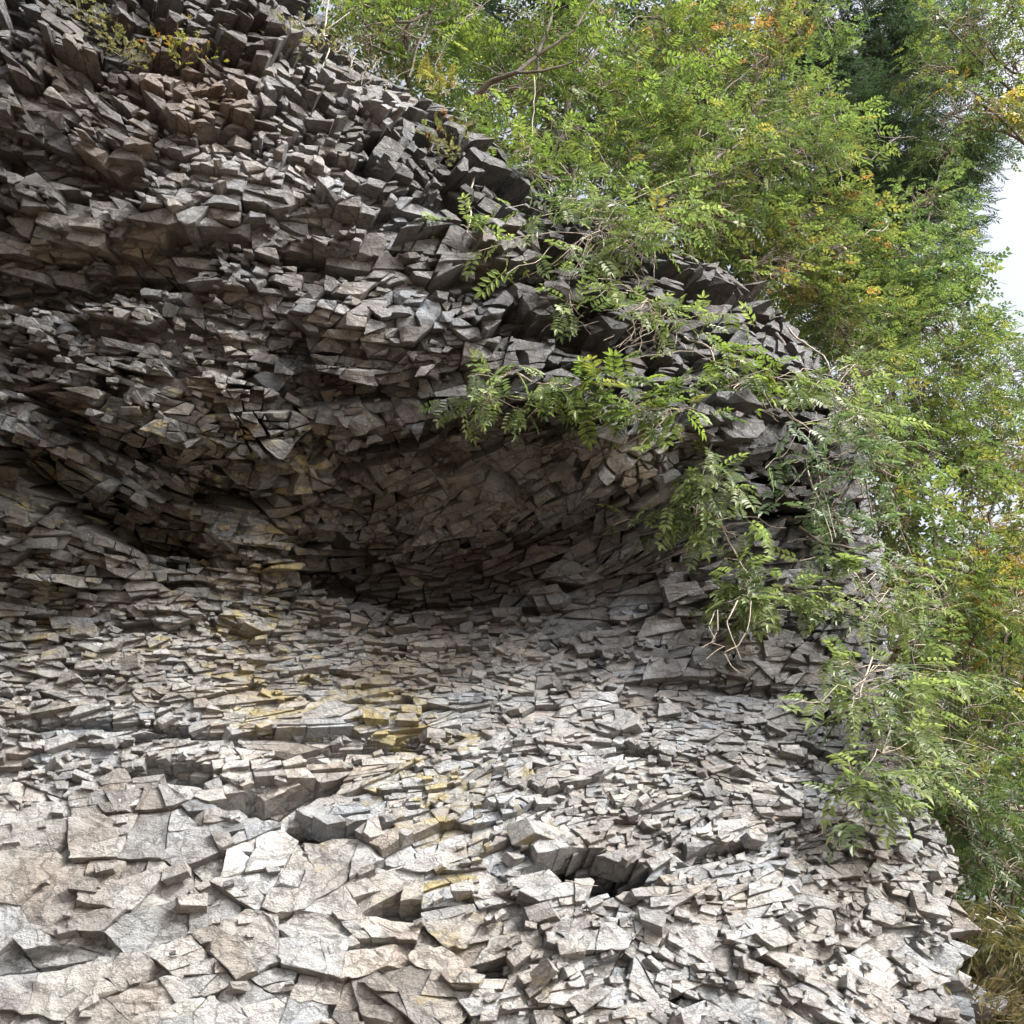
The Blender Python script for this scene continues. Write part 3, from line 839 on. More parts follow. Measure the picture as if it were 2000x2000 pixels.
    for z in range(4):
        k = np.nonzero(zz == z)[0]
        F = (T6[None] + (np.arange(len(k)) * 8)[:, None, None]).reshape(-1, 3)
        o = bpy.data.objects.new('stone_chips', tri_mesh('stone_chips', V[k].reshape(-1, 3), F, M_ROCK, np.repeat(cc[k], 8, axis=0)))
        link(o, zobj[z]); o['kind'] = 'stuff'
    print('rocks', len(rocks), [len(b) for b in by], sum(len(k['F']) for k in rocks))

build_cliff()

# ------------------------------------------------------------------ ground and the hill behind the edge
def ground():
    n = 60
    r = np.concatenate([np.linspace(0, 1, n) ** 2.2 * 600])
    xs = np.concatenate([-r[::-1], r[1:]])
    XX, YY = np.meshgrid(xs, xs)
    x, y = XX.ravel(), YY.ravel()
    z = 0.12 * noise2(x / 3, y / 3, 8) + np.clip((y - 7) * 0.10, 0, 1.2) * np.clip((x - 2) / 2, 0, 1)
    idx = np.arange(len(x)).reshape(XX.shape)
    F = np.stack([idx[:-1, :-1], idx[:-1, 1:], idx[1:, 1:], idx[1:, :-1]], 2).reshape(-1, 4)
    o = bpy.data.objects.new('ground', tri_mesh('ground', np.stack([x, y, z], 1), F, M_GRND, smooth=True))
    link(o); o['kind'] = 'structure'

def hill():
    e = EDGE.copy()
    t = np.linspace(0, len(e) - 1, 90)
    ex = np.interp(t, np.arange(len(e)), e[:, 0]) - 6; ey = np.interp(t, np.arange(len(e)), e[:, 1]) + 6
    P = base_surf(ex, ey)
    rows = []
    s = np.array([0.0, .5, 1.2, 2.5, 5, 9, 16])
    for k, d in enumerate(s):
        q = P.copy()
        q[:, 1] += d + 0.1
        q[:, 2] += d * 0.22 * np.clip((P[:, 2] - 2) / 4, 0, 1) - 0.05
        if k: q += 0.08 * np.stack([vnoise(q * 2, 1), vnoise(q * 2, 2), vnoise(q * 2, 3)], 1)
        rows.append(q)
    V = np.concatenate(rows)
    m = len(P)
    F = [(k * m + i, k * m + i + 1, (k + 1) * m + i + 1, (k + 1) * m + i) for k in range(len(s) - 1) for i in range(m - 1)]
    o = bpy.data.objects.new('hillside', tri_mesh('hillside', V, F, M_SOIL, smooth=True))
    link(o); o['kind'] = 'structure'

ground()
hill()

# ------------------------------------------------------------------ plants
def tube(path, r0, r1, sides=5):
    path = np.asarray(path, float)
    n = len(path)
    rad = np.linspace(r0, r1, n)
    V = []
    for i in range(n):
        d = path[min(i + 1, n - 1)] - path[max(i - 1, 0)]
        d = d / (np.linalg.norm(d) + 1e-9)
        a = np.cross(d, (0.3, 0.2, 0.9) if abs(d[2]) < .9 else (1, 0, 0)); a /= np.linalg.norm(a) + 1e-9
        b = np.cross(d, a)
        th = np.arange(sides) * 2 * math.pi / sides
        V.append(path[i] + rad[i] * (np.cos(th)[:, None] * a + np.sin(th)[:, None] * b))
    V = np.concatenate(V)
    F = [(i * sides + k, i * sides + (k + 1) % sides, (i + 1) * sides + (k + 1) % sides, (i + 1) * sides + k) for i in range(n - 1) for k in range(sides)]
    return V, np.array(F)

def wander(a, b, n, amp, sag=0.0, seed=0):
    """a crooked path from a to b"""
    a, b = np.asarray(a, float), np.asarray(b, float)
    t = np.linspace(0, 1, n)[:, None]
    L = np.linalg.norm(b - a)
    p = a + (b - a) * t
    q = np.stack([vnoise(np.concatenate([t * 3.1 + seed * 1.7, t * 0 + s * 5.3 + seed, t * 0], 1), s) for s in (1, 2, 3)], 1)
    q2 = np.stack([vnoise(np.concatenate([t * 9 + seed * 2.7, t * 0 + s * 3.3 + seed, t * 0], 1), s + 4) for s in (1, 2, 3)], 1)
    p += (q + 0.3 * q2) * amp * L * np.sin(np.clip(t * 1.25, 0, 1) * math.pi)
    p[:, 2] += sag * L * np.sin(t[:, 0] * math.pi)
    return p

class Tubes:
    def __init__(s): s.V = []; s.F = []; s.n = 0
    def add(s, path, r0, r1, sides=5):
        V, F = tube(path, r0, r1, sides)
        s.V.append(V); s.F.append(F + s.n); s.n += len(V)
    def obj(s, name, mat, parent):
        me = tri_mesh(name, np.concatenate(s.V) - np.array(parent.location), np.concatenate(s.F), mat, smooth=True)
        return link(bpy.data.objects.new(name, me), parent)

def leaflet(l, w, x, y, yaw, fold=0.25, full=True):
    """one leaflet of length l and width w at (x, y) pointing at yaw in the leaf plane"""
    if full:
        p = np.array([(0, 0, 0), (.3 * l, .46 * w, fold * w * .5), (.68 * l, .40 * w, fold * w * .5), (l, 0, -.1 * l), (.68 * l, -.40 * w, fold * w * .5), (.3 * l, -.46 * w, fold * w * .5)])
        f = [(0, 1, 2, 3), (0, 3, 4, 5)]
    else:
        p = np.array([(0, 0, 0), (.45 * l, .5 * w, fold * w * .5), (l, 0, -.1 * l), (.45 * l, -.5 * w, fold * w * .5)])
        f = [(0, 1, 2, 2), (0, 2, 3, 3)]
    c, s = math.cos(yaw), math.sin(yaw)
    q = p.copy()
    q[:, 0] = p[:, 0] * c - p[:, 1] * s + x
    q[:, 1] = p[:, 0] * s + p[:, 1] * c + y
    return q, f

def leaf_template(kind, full, seed):
    """unit-length compound leaf along +X, in the XY plane, drooping; returns V, quads (a tri repeats its last index)"""
    r = random.Random(seed)
    V = []; F = []; n = 0
    def put(q, f):
        nonlocal n
        q = q.copy()
        q[:, 2] += -0.22 * q[:, 0] ** 2 + 0.05 * np.abs(q[:, 1])
        V.append(q); F.extend([tuple(k + n for k in g) for g in f]); n += len(q)
    if kind == 'pinnate':
        pairs = 5
        for k in range(pairs):
            x = 0.22 + 0.66 * k / (pairs - 1)
            for s in (-1, 1):
                l = (0.33 - 0.05 * abs(k - 2) / 2) * r.uniform(.85, 1.1)
                put(*leaflet(l, l * .40, x + r.uniform(-.02, .02), s * .012, s * R(r.uniform(52, 72)), full=full))
        put(*leaflet(.30, .13, .90, 0, R(r.uniform(-8, 8)), full=full))
        if full:
            put(np.array([(0, .008, 0), (0, -.008, 0), (.92, -.003, 0), (.92, .003, 0)]), [(0, 1, 2, 3)])
    elif kind == 'simple':          # a twig end with broad single leaves
        for k in range(7):
            x = 0.12 + 0.13 * k
            l = r.uniform(.28, .40)
            put(*leaflet(l, l * .62, x, 0, (1 if k % 2 else -1) * R(r.uniform(30, 65)), full=full))
    elif kind == 'needle':          # dark feathery shoot
        for k in range(9):
            x = 0.05 + 0.1 * k
            for s in (-1, 1):
                put(*leaflet(.30, .06, x, 0, s * R(r.uniform(35, 60)), full=False))
    elif kind == 'grass':
        for k in range(6):
            put(*leaflet(r.uniform(.6, 1), .018, 0, 0, R(r.uniform(-40, 40)), full=False))
    return np.concatenate(V), np.array(F)

TEMPL = {(k, f): [leaf_template(k, f, 100 + s) for s in range(4)] for k in ('pinnate', 'simple', 'needle', 'grass') for f in (True, False)}

PAL = dict(
    lime=[(.105, .150, .040, 5), (.080, .120, .038, 3), (.16, .175, .05, .7), (.045, .075, .032, 2)],
    green=[(.070, .108, .045, 5), (.090, .130, .048, 3), (.040, .068, .034, 3), (.14, .15, .05, .3)],
    blue=[(.060, .095, .060, 5), (.085, .125, .075, 3), (.042, .072, .046, 2)],
    vine=[(.110, .150, .065, 5), (.145, .185, .085, 3), (.075, .11, .055, 2), (.20, .20, .06, .5)],
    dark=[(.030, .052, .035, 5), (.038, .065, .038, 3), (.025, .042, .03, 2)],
    gold=[(.19, .165, .045, 3), (.21, .13, .045, 1.5), (.13, .14, .045, 5), (.19, .09, .045, .4)],
    autumn=[(.088, .115, .04, 7), (.14, .145, .045, 2), (.20, .11, .05, .6), (.055, .08, .034, 3)],
    rust=[(.22, .105, .055, 1.2), (.19, .13, .05, 1.5), (.105, .12, .045, 5)],
    olive=[(.12, .12, .07, 4), (.15, .145, .08, 3), (.085, .09, .048, 3), (.17, .135, .07, 1)],
    straw=[(.19, .165, .115, 4), (.15, .125, .085, 3), (.11, .10, .07, 2)],
    mix=[(.085, .122, .042, 5), (.062, .095, .04, 4), (.13, .15, .05, 1.6), (.17, .155, .05, .25)])

def pick(pal, n, r):
    c = np.array([p[:3] for p in PAL[pal]]); w = np.array([p[3] for p in PAL[pal]], float)
    return c[r.choice(len(c), n, p=w / w.sum())] * np.exp(r.normal(0, .12, (n, 1)))

def leaves_mesh(name, pos, axis, nrm, size, col, kind, full=False):
    """many leaves joined: pos, axis and normal (n,3), size (n,)"""
    r = np.random.default_rng(len(pos))
    axis = axis / (np.linalg.norm(axis, axis=1)[:, None] + 1e-9)
    y = np.cross(nrm, axis); y /= np.linalg.norm(y, axis=1)[:, None] + 1e-9
    z = np.cross(axis, y)
    VV = []; FF = []; CC = []; n = 0
    which = r.integers(0, 4, len(pos))
    for k in range(4):
        m = np.nonzero(which == k)[0]
        if not len(m): continue
        T, F = TEMPL[(kind, full)][k]
        W = pos[m][:, None] + size[m][:, None, None] * (T[None, :, :1] * axis[m][:, None] + T[None, :, 1:2] * y[m][:, None] + T[None, :, 2:3] * z[m][:, None])
        VV.append(W.reshape(-1, 3)); FF.append((F[None] + (np.arange(len(m)) * len(T))[:, None, None] + n).reshape(-1, F.shape[1]))
        CC.append(np.repeat(col[m], len(T), axis=0)); n += len(m) * len(T)
    V = np.concatenate(VV); F = np.concatenate(FF); C = np.concatenate(CC)
    tri = F[:, 2] == F[:, 3]
    loops = np.concatenate([F[~tri].ravel(), F[tri][:, :3].ravel()])
    tot = np.concatenate([np.full((~tri).sum(), 4), np.full(tri.sum(), 3)])
    return V, loops, np.concatenate([[0], np.cumsum(tot)[:-1]]), tot, C

def px_m(Y):       # rough pixels per metre at distance Y
    return FPX / (Y * 1.12)

LEAF_UP, LEAF_DENS = 1.5, 0.62
def tree(name, label, cat, group, root, clumps, n, size, pal, kind='simple', flat=0.6, trunk_r=0.06, gap=0.0, bark=None, hang=0.0, seed=1, spread=1.0, twigs=26, leafmat=None):
    """clumps: (px, py, Y, radius m[, palette]); n leafy shoots per square-ish metre of clump; root = (px, py, Y)"""
    r = np.random.default_rng(seed * 13 + 5)
    if kind in ('pinnate', 'simple'):
        size = size * LEAF_UP; n = n * LEAF_DENS
    base = at(*root)[0]
    t = tag(empty(name, base), label, cat, group)
    tb = Tubes()
    C = [(at(c[0], c[1], c[2])[0], c[3], c[4] if len(c) > 4 else pal) for c in clumps]
    top = np.mean([c[0] for c in C], axis=0)
    fork = base + (top - base) * 0.55 + r.normal(0, .12, 3)
    tb.add(wander(base - np.array([0, 0, .3]), fork, 10, .06, 0, seed), trunk_r, trunk_r * .6, 7)
    tb.obj('trunk', bark or M_BARK, t)
    pos = []; ax = []; nr = []; sz = []; col = []
    tw = Tubes()
    for ci, (cc, cr, cpal) in enumerate(C):
        br = Tubes()
        br.add(wander(fork, cc, 9, .09, .04, seed + ci * 3), trunk_r * .55, trunk_r * .2, 6)
        for q in range(3):
            e = cc + r.normal(0, .55, 3) * cr
            br.add(wander(cc, e, 7, .12, .03, seed + ci * 5 + q), trunk_r * .2, trunk_r * .07, 5)
        br.obj('branch', bark or M_BARK, t)
        k = int(n * cr * cr)
        d = r.normal(0, 1, (k, 3)); d /= np.linalg.norm(d, axis=1)[:, None]
        rad = cr * r.uniform(0.15, 1.0, k) ** 0.5
        p = cc + d * rad[:, None] * np.array([1.15 * spread, 1.0, flat * 1.25])
        g = vnoise(p * (1.5 / max(cr, .4)) + seed, seed) + .5 * vnoise(p * 4.0 + seed, seed + 1)
        g += .45 * vnoise(p * 7.0 + seed, seed + 2)
        keep = g > gap - 0.10
        p, d = p[keep], d[keep]
        k = len(p)
        for q in range(min(k, twigs)):
            tw.add(wander(cc + r.normal(0, .2, 3) * cr, cc + (p[q] - cc) * 1.25, 8, .20, -.03, seed + q), 0.0075 if q % 3 else 0.013, 0.003, 4)
        a = d * np.array([1, 1, .35]) + r.normal(0, .35, (k, 3)) + np.array([0, 0, -.15 - hang])
        a /= np.linalg.norm(a, axis=1)[:, None]
        # a shoot: three to five leaves fanned along a short twig
        m = 4
        for q in range(m):
            off = a * size * (q * .55) + r.normal(0, .06, (k, 3)) * size
            s = (1 if q % 2 else -1)
            side = np.cross(a, np.array([0, 0, 1.0])); side /= np.linalg.norm(side, axis=1)[:, None] + 1e-9
            aa = a + side * s * r.uniform(.4, 1.1, (k, 1)) + np.array([0, 0, -.12])
            pos.append(p + off); ax.append(aa)
            nr.append(np.array([0, 0, 1.0]) + r.normal(0, .42, (k, 3)))
            sz.append(size * r.uniform(.75, 1.25, k)); col.append(pick(cpal, k, r))
    V, lo, st, to, CC = leaves_mesh('crown', np.concatenate(pos), np.concatenate(ax), np.concatenate(nr), np.concatenate(sz), np.concatenate(col), kind)
    me = mesh_np('crown', V - base, lo, st, to, M_LEAF, CC)
    o = link(bpy.data.objects.new('crown', me), t)
    o['kind'] = 'stuff'
    if twigs:
        o = tw.obj('twigs', M_TWIG, t); o['kind'] = 'stuff'
    return t

CT = 'trees growing along the cliff top'
RT = 'trees beyond the right edge of the cliff'
tree('leafy_tree', 'yellow-green tree on the cliff top with a dark level branch', 'tree', CT, (835, 265, 7.9),
     [(690, 20, 7.2, .42), (790, 60, 7.4, .5), (900, 20, 7.8, .6), (780, -60, 7.4, .6), (720, 85, 7.2, .3), (840, 120, 7.6, .35), (660, -40, 7.2, .4)], 280, .18, 'lime', 'pinnate', seed=2, trunk_r=.05)
tree('leafy_tree', 'bright green tree leaning out over the top of the cliff, left of the autumn tree', 'tree', CT, (1030, 350, 7.9),
     [(1040, 60, 8.0, .75), (1110, 170, 7.9, .65), (1190, 60, 8.2, .75), (1000, 180, 7.8, .55), (1110, 290, 7.7, .55), (1230, 190, 8.0, .6), (1000, 250, 7.5, .3), (1060, 360, 7.3, .42), (1130, 420, 7.1, .3), (1000, 300, 7.3, .3)], 270, .18, 'lime', 'pinnate', seed=3, trunk_r=.07)
tree('leafy_tree', 'tall cliff-top tree with orange and yellow leaves among the green', 'tree', CT, (1350, 490, 8.9),
     [(1310, 50, 9.0, .85, 'autumn'), (1430, 20, 9.2, .8, 'rust'), (1380, 150, 8.8, .75, 'autumn'), (1500, 130, 9.2, .75, 'autumn'), (1290, 170, 8.8, .6, 'autumn'), (1560, 40, 9.5, .6, 'green'), (1570, 190, 9.4, .4, 'green'), (1470, 220, 9.0, .6, 'mix')], 330, .13, 'autumn', 'simple', seed=4, trunk_r=.07)
tree('leafy_shrub', 'wide green shrub spilling over the cliff edge below the autumn tree', 'shrub', CT, (1340, 490, 8.4),
     [(1240, 310, 7.9, .6), (1350, 300, 8.1, .65), (1460, 310, 8.4, .65), (1560, 300, 8.7, .6), (1290, 410, 7.8, .5), (1170, 400, 7.5, .42), (1600, 230, 9.0, .5), (1200, 470, 7.1, .36), (1170, 540, 6.9, .22), (1400, 420, 8.2, .5)], 290, .17, 'mix', 'pinnate', seed=5, trunk_r=.05)
tree('leafy_shrub', 'yellowing shrub in the shade at the rim of the cliff', 'shrub', CT, (1460, 570, 9.1),
     [(1440, 460, 8.7, .5), (1530, 520, 9.0, .55), (1580, 430, 9.4, .6), (1380, 430, 8.6, .42), (1610, 600, 9.6, .5), (1490, 560, 8.6, .3), (1650, 480, 9.8, .6)], 330, .12, 'autumn', 'simple', seed=6, trunk_r=.05, gap=.0)
tree('evergreen_tree', 'dark feathery evergreen standing behind the autumn trees', 'tree', CT, (1700, 620, 14),
     [(1650, 60, 13.5, 1.2), (1740, 170, 14, 1.2), (1690, 300, 13.5, 1.2), (1790, 330, 14, 1.0), (1640, 420, 13.5, 1.0), (1760, 440, 14, 1.0), (1820, 80, 14.5, .9), (1850, 300, 14, .7), (1600, 200, 13.5, 1.0)], 420, .30, 'dark', 'needle', seed=7, trunk_r=.16, flat=.8)
tree('leafy_tree', 'top right maple turning yellow and orange at its tips', 'tree', RT, (2420, 700, 12.5),
     [(1900, 50, 11.5, .8, 'mix'), (1975, 120, 11.8, .8, 'mix'), (1845, 140, 11.6, .5, 'mix'), (1920, 205, 11.3, .5, 'gold'), (1985, 30, 11.8, .8, 'autumn'), (1990, 235, 11.7, .45, 'mix'), (1860, 225, 11.6, .6, 'green'), (1830, 30, 11.8, .35, 'mix')], 300, .14, 'mix', 'simple', seed=8, trunk_r=.07, gap=.05)
tree('leafy_tree', 'green tree in front of the white sky beside the dark evergreen', 'tree', RT, (1760, 1000, 11.5),
     [(1740, 500, 11, .9), (1830, 530, 11.2, .5), (1670, 590, 10.8, .8), (1790, 610, 11, .9), (1790, 400, 11.5, .5), (1850, 300, 11.6, .3), (1840, 640, 11, .6), (1620, 520, 10.6, .6)], 340, .14, 'green', 'simple', seed=9, trunk_r=.06, gap=-.05)
tree('leafy_tree', 'pale green tree with thin hanging twigs next to the upper cliff edge', 'tree', RT, (1780, 1150, 10.5),
     [(1680, 690, 10.3, .7), (1800, 710, 10.5, .85), (1900, 730, 10.8, .7), (1720, 800, 10.2, .7), (1850, 820, 10.6, .75), (1990, 720, 11, .55), (1640, 640, 9.8, .5), (1650, 740, 9.0, .42), (1685, 830, 8.9, .4)], 340, .14, 'mix', 'pinnate', seed=10, trunk_r=.05, gap=-.05)
tree('leafy_tree', 'loose green tree with yellow leaves and gaps of sky halfway down the right', 'tree', RT, (1850, 1450, 10.5),
     [(1790, 930, 10.2, .75), (1900, 960, 10.6, .8, 'autumn'), (1985, 900, 10.8, .7), (1750, 1050, 10, .6), (1860, 1080, 10.4, .75, 'autumn'), (1970, 1080, 10.8, .75), (1710, 900, 9.3, .45), (1720, 990, 9.2, .42), (1745, 1110, 9.1, .4)], 330, .14, 'mix', 'simple', seed=11, trunk_r=.05, gap=.0)
tree('leafy_tree', 'dense green tree beside the lower buttress, above the dry brush', 'tree', RT, (1920, 1800, 10),
     [(1800, 1190, 9.6, .65), (1880, 1290, 9.8, .75), (1975, 1200, 10, .65, 'gold'), (1790, 1360, 9.2, .55), (1900, 1430, 9.6, .7), (1990, 1370, 10, .7), (1840, 1500, 9.2, .55), (1760, 1270, 9.0, .35)], 370, .14, 'mix', 'pinnate', seed=12, trunk_r=.05)
tree('leafy_shrub', 'bushy green shrub at the foot of the right hand trees', 'shrub', RT, (1990, 1950, 9.5),
     [(1870, 1590, 9.0, .5), (1950, 1560, 9.4, .65), (1925, 1690, 9.0, .48), (1995, 1660, 9.3, .6), (1965, 1790, 9.1, .5), (2000, 1860, 9.3, .4), (1820, 1540, 8.8, .3)], 400, .14, 'green', 'pinnate', seed=13, trunk_r=.04)
tree('dry_bush', 'grey-green dry bush of thin drooping shoots at the foot of the buttress', 'bush', RT, (1930, 1950, 8.6),
     [(1910, 1800, 8.3, .24), (1950, 1850, 8.4, .27), (1920, 1890, 8.3, .22), (1985, 1880, 8.6, .27), (1940, 1950, 8.3, .22)], 2200, .16, 'olive', 'grass', seed=14, trunk_r=.02, hang=.5)
tree('far_tree', 'golden autumn tree seen far behind the green trees on the right', 'tree', RT, (2040, 1600, 19),
     [(1980, 1220, 18, 1.5), (1990, 860, 18.5, 1.0), (1900, 1120, 19, 1.4)], 150, .24, 'gold', 'simple', seed=15, trunk_r=.10, gap=.05, twigs=0)
tree('far_tree', 'olive green tree filling the gaps low behind the dense green tree', 'tree', RT, (1900, 1900, 17),
     [(1850, 1350, 16, 1.7), (1950, 1500, 16, 1.8), (1900, 1700, 16, 1.8), (2000, 1650, 16.5, 1.7), (1800, 1200, 16.5, 1.2), (1980, 1850, 15, 1.6)], 170, .26, 'green', 'simple', seed=16, trunk_r=.10, twigs=0)
tree('far_tree', 'tree with shade put into its leaf colour, deep behind the shrubs at the cliff rim', 'tree', RT, (1500, 720, 15),
     [(1250, 230, 13, 1.1), (1420, 280, 13.5, 1.2), (1560, 380, 14, 1.2), (1330, 120, 13.5, 1.1), (1120, 200, 12.5, .9), (1640, 560, 14, 1.0), (1480, 480, 13.5, 1.0), (1500, 120, 13.5, 1.0), (1000, 20, 12.5, 1.0), (860, 40, 12.5, .8), (1180, 60, 12.5, 1.0), (930, 190, 12, .5)], 240, .24, 'dark', 'simple', seed=17, trunk_r=.12, twigs=0)  # dark leaf palette paints the shade seen through gaps in nearer crowns

# --- vines hanging over the rock: each with a stem and single compound leaves
def on_rock(x, y, out):
    x = np.atleast_1d(np.asarray(x, float)); y = np.atleast_1d(np.asarray(y, float))
    P, _, _, n = frame(x, y)
    d = disp(x, y)
    return P + n * (np.maximum(d, -.1) + out)[:, None]

def vine_leaf_meshes():
    out = {}
    for pal in ('lime', 'green', 'blue', 'mix', 'vine'):
        r = np.random.default_rng(5)
        lst = []
        for k in range(4):
            for v in range(3):
                T, F = TEMPL[('pinnate', True)][k]
                c = pick(pal, 1, r)[0]
                lst.append(tri_mesh('leaf', T, F, M_LEAF, np.tile(c, (len(T), 1))))
        out[pal] = lst
    return out
VLEAF = vine_leaf_meshes()

def vine(label, stem, n, spread, pal='mix', out=.22, size=.28, seed=1, side=0.0, group='leafy vines hanging over the rock', bare=6):
    """stem: pixel polyline from where it grows to its tip"""
    r = np.random.default_rng(seed * 31)
    n = int(n * .95); size = size * 1.25; bare = int(bare * 1.6)
    stem = np.array(stem, float)
    tt = np.linspace(0, len(stem) - 1, 4 * len(stem))
    sx = np.interp(tt, np.arange(len(stem)), stem[:, 0]); sy = np.interp(tt, np.arange(len(stem)), stem[:, 1])
    path = on_rock(sx, sy, out * np.linspace(.2, 1, len(tt)))
    path += 0.03 * np.stack([vnoise(path * 5, s) for s in (1, 2, 3)], 1)
    t = tag(empty('hanging_vine', path[0]), label, 'vine', group)
    tb = Tubes()
    tb.add(path, .011, .004)
    tips = []
    k = max(4, n // 4)
    for q in range(k):
        i = r.integers(len(path) // 4, len(path))
        a = path[i]
        e = on_rock(sx[i] + r.normal(side, 1) * spread, sy[i] + abs(r.normal(0, .75)) * spread * .6 - spread * .15, out * r.uniform(.6, 1.7))[0]
        w = wander(a, e, 7, .12, .06, seed + q)
        tb.add(w, .0045, .002, 4)
        tips.append(w)
    for q in range(bare):                     # leafless loops and roots trailing below
        i = r.integers(len(path) // 2, len(path))
        e = on_rock(sx[i] + r.normal(0, .8) * spread, sy[i] + r.uniform(.2, 1.1) * spread, .1)[0]
        tb.add(wander(path[i], e, 10, .24, -.05, seed + 50 + q), .0055, .0025, 4)
    o = tb.obj('stem', M_TWIG, t)
    for q in range(n):
        w = tips[q % k]
        j = 6 - (q // k) % 4 if q >= k else 6
        p = w[j] + r.normal(0, .02, 3)
        d = w[min(j, 6)] - w[max(j - 2, 0)]
        d = d / (np.linalg.norm(d) + 1e-9)
        d = d * .6 + r.normal(0, .55, 3) + np.array([0, -.25, -.25])
        x = Vector(d).normalized()
        nz = Vector((r.normal(0, .3), r.normal(0, .3) - .25, 1))
        y = nz.cross(x).normalized()
        z = x.cross(y)
        lf = bpy.data.objects.new('leaf', VLEAF[pal][int(r.integers(12))])
        s = size * r.uniform(.7, 1.25)
        from mathutils import Matrix
        M = Matrix(((x.x, y.x, z.x, 0), (x.y, y.y, z.y, 0), (x.z, y.z, z.z, 0), (0, 0, 0, 1)))
        M.translation = Vector(p - path[0])
        lf.matrix_local = M @ Matrix.Scale(s, 4)
        link(lf, t)
    return t

vine('small pale-leaved vine sprig hanging at the left end of the vines', [(925, 340), (915, 430), (905, 470), (960, 530)], 26, 42, 'vine', .18, .17, 1)
vine('broad vine spray of glossy leaves over dark rock, topmost of the vines', [(1050, 300), (1130, 400), (1180, 470), (1090, 520)], 90, 95, 'vine', .35, .19, 2, bare=12)
vine('vine spray beside a large square dark block at the cliff rim', [(1200, 330), (1250, 420), (1230, 520)], 70, 80, 'vine', .4, .19, 3, bare=10)
vine('short vine tuft with a yellow leaf above the dark hollow', [(1060, 540), (1090, 590), (1110, 615)], 22, 42, 'vine', .2, .17, 4)
vine('thin vine spray trailing over brown rubble, right of the dark hollow', [(1180, 560), (1240, 610), (1310, 650)], 46, 62, 'vine', .25, .18, 5, bare=12)
vine('arching vine with a dense yellow-green leaf mass above the smooth overhang', [(1000, 735), (1100, 760), (1200, 790), (1270, 825)], 120, 62, 'lime', .3, .18, 6)
vine('dark green leafy vine curling left above the overhang', [(1010, 730), (960, 750), (940, 790)], 40, 48, 'vine', .22, .18, 7)
vine('bright vine spray in the middle of the buttress top', [(1340, 660), (1370, 720), (1400, 770), (1450, 760)], 80, 70, 'lime', .3, .18, 8, bare=12)
vine('dark bluish vine in a shaded hollow of the buttress', [(1520, 780), (1560, 850), (1600, 920), (1640, 960)], 80, 66, 'blue', .3, .19, 9)
vine('longest vine cascading down the buttress, its upper leafy half', [(1380, 840), (1370, 900), (1340, 970), (1390, 1020)], 110, 66, 'vine', .32, .18, 10)
vine('longest vine cascade, its lower half ending in bare looping twigs', [(1400, 1000), (1430, 1090), (1450, 1160), (1460, 1190)], 110, 62, 'vine', .36, .18, 11, bare=10)
vine('vine spray hanging beside the grey layered shelf of the buttress', [(1600, 1060), (1640, 1110), (1660, 1170), (1680, 1230)], 90, 66, 'vine', .35, .19, 12)
vine('low vine spray above the shelf shadow, next to the trees', [(1690, 1260), (1660, 1350), (1640, 1420)], 90, 70, 'vine', .35, .19, 13)
vine('vine hanging over the outer corner of the buttress beside the trees', [(1720, 1380), (1700, 1450), (1680, 1520)], 70, 66, 'vine', .35, .18, 14)
vine('vine curtain along the upper right rim, hiding the rock edge beside the pale green tree', [(1540, 640), (1570, 700), (1600, 770), (1640, 840)], 70, 60, 'vine', .3, .18, 17)
vine('lowest vine, its drooping tip in front of brown slabs', [(1650, 1480), (1640, 1560), (1650, 1650)], 48, 46, 'vine', .3, .19, 15)
vine('leafy vine in the shade on the buttress edge near the dead roots', [(1560, 980), (1600, 1000), (1640, 1040)], 40, 52, 'blue', .25, .18, 16)

# --- small plants on the ledges
def tuft(label, cat, name, spots, n, size, pal, kind, spread, seed, out=.05, group=None, up=.2):
    r = np.random.default_rng(seed)
    base = on_rock(spots[0][0], spots[0][1], 0)[0]
    t = tag(empty(name, base), label, cat, group)
    pos = []; ax = []
    tb = Tubes()
    for (x, y) in spots:
        p = on_rock(x + r.normal(0, spread, n), y + r.normal(0, spread * .7, n), out + abs(r.normal(0, .05, n)))
        c = on_rock(x, y, -.03)[0]
        d = (p - c); d /= np.linalg.norm(d, axis=1)[:, None] + 1e-6
        pos.append(p); ax.append(d + r.normal(0, .5, (n, 3)) + np.array([0, -.3, up]))
        for q in range(min(n, 5)):
            tb.add(wander(c, p[q], 5, .1, 0, seed + q), .004, .002, 4)
    pos = np.concatenate(pos); ax = np.concatenate(ax)
    V, lo, st, to, C = leaves_mesh('foliage', pos, ax, np.array([0, 0, 1.0]) + r.normal(0, .6, (len(pos), 3)), size * r.uniform(.6, 1.3, len(pos)), pick(pal, len(pos), r), kind, True)
    o = link(bpy.data.objects.new('foliage', mesh_np('foliage', V - base, lo, st, to, M_LEAF, C)), t); o['kind'] = 'stuff'
    o = tb.obj('stem', M_TWIG, t)
    return t

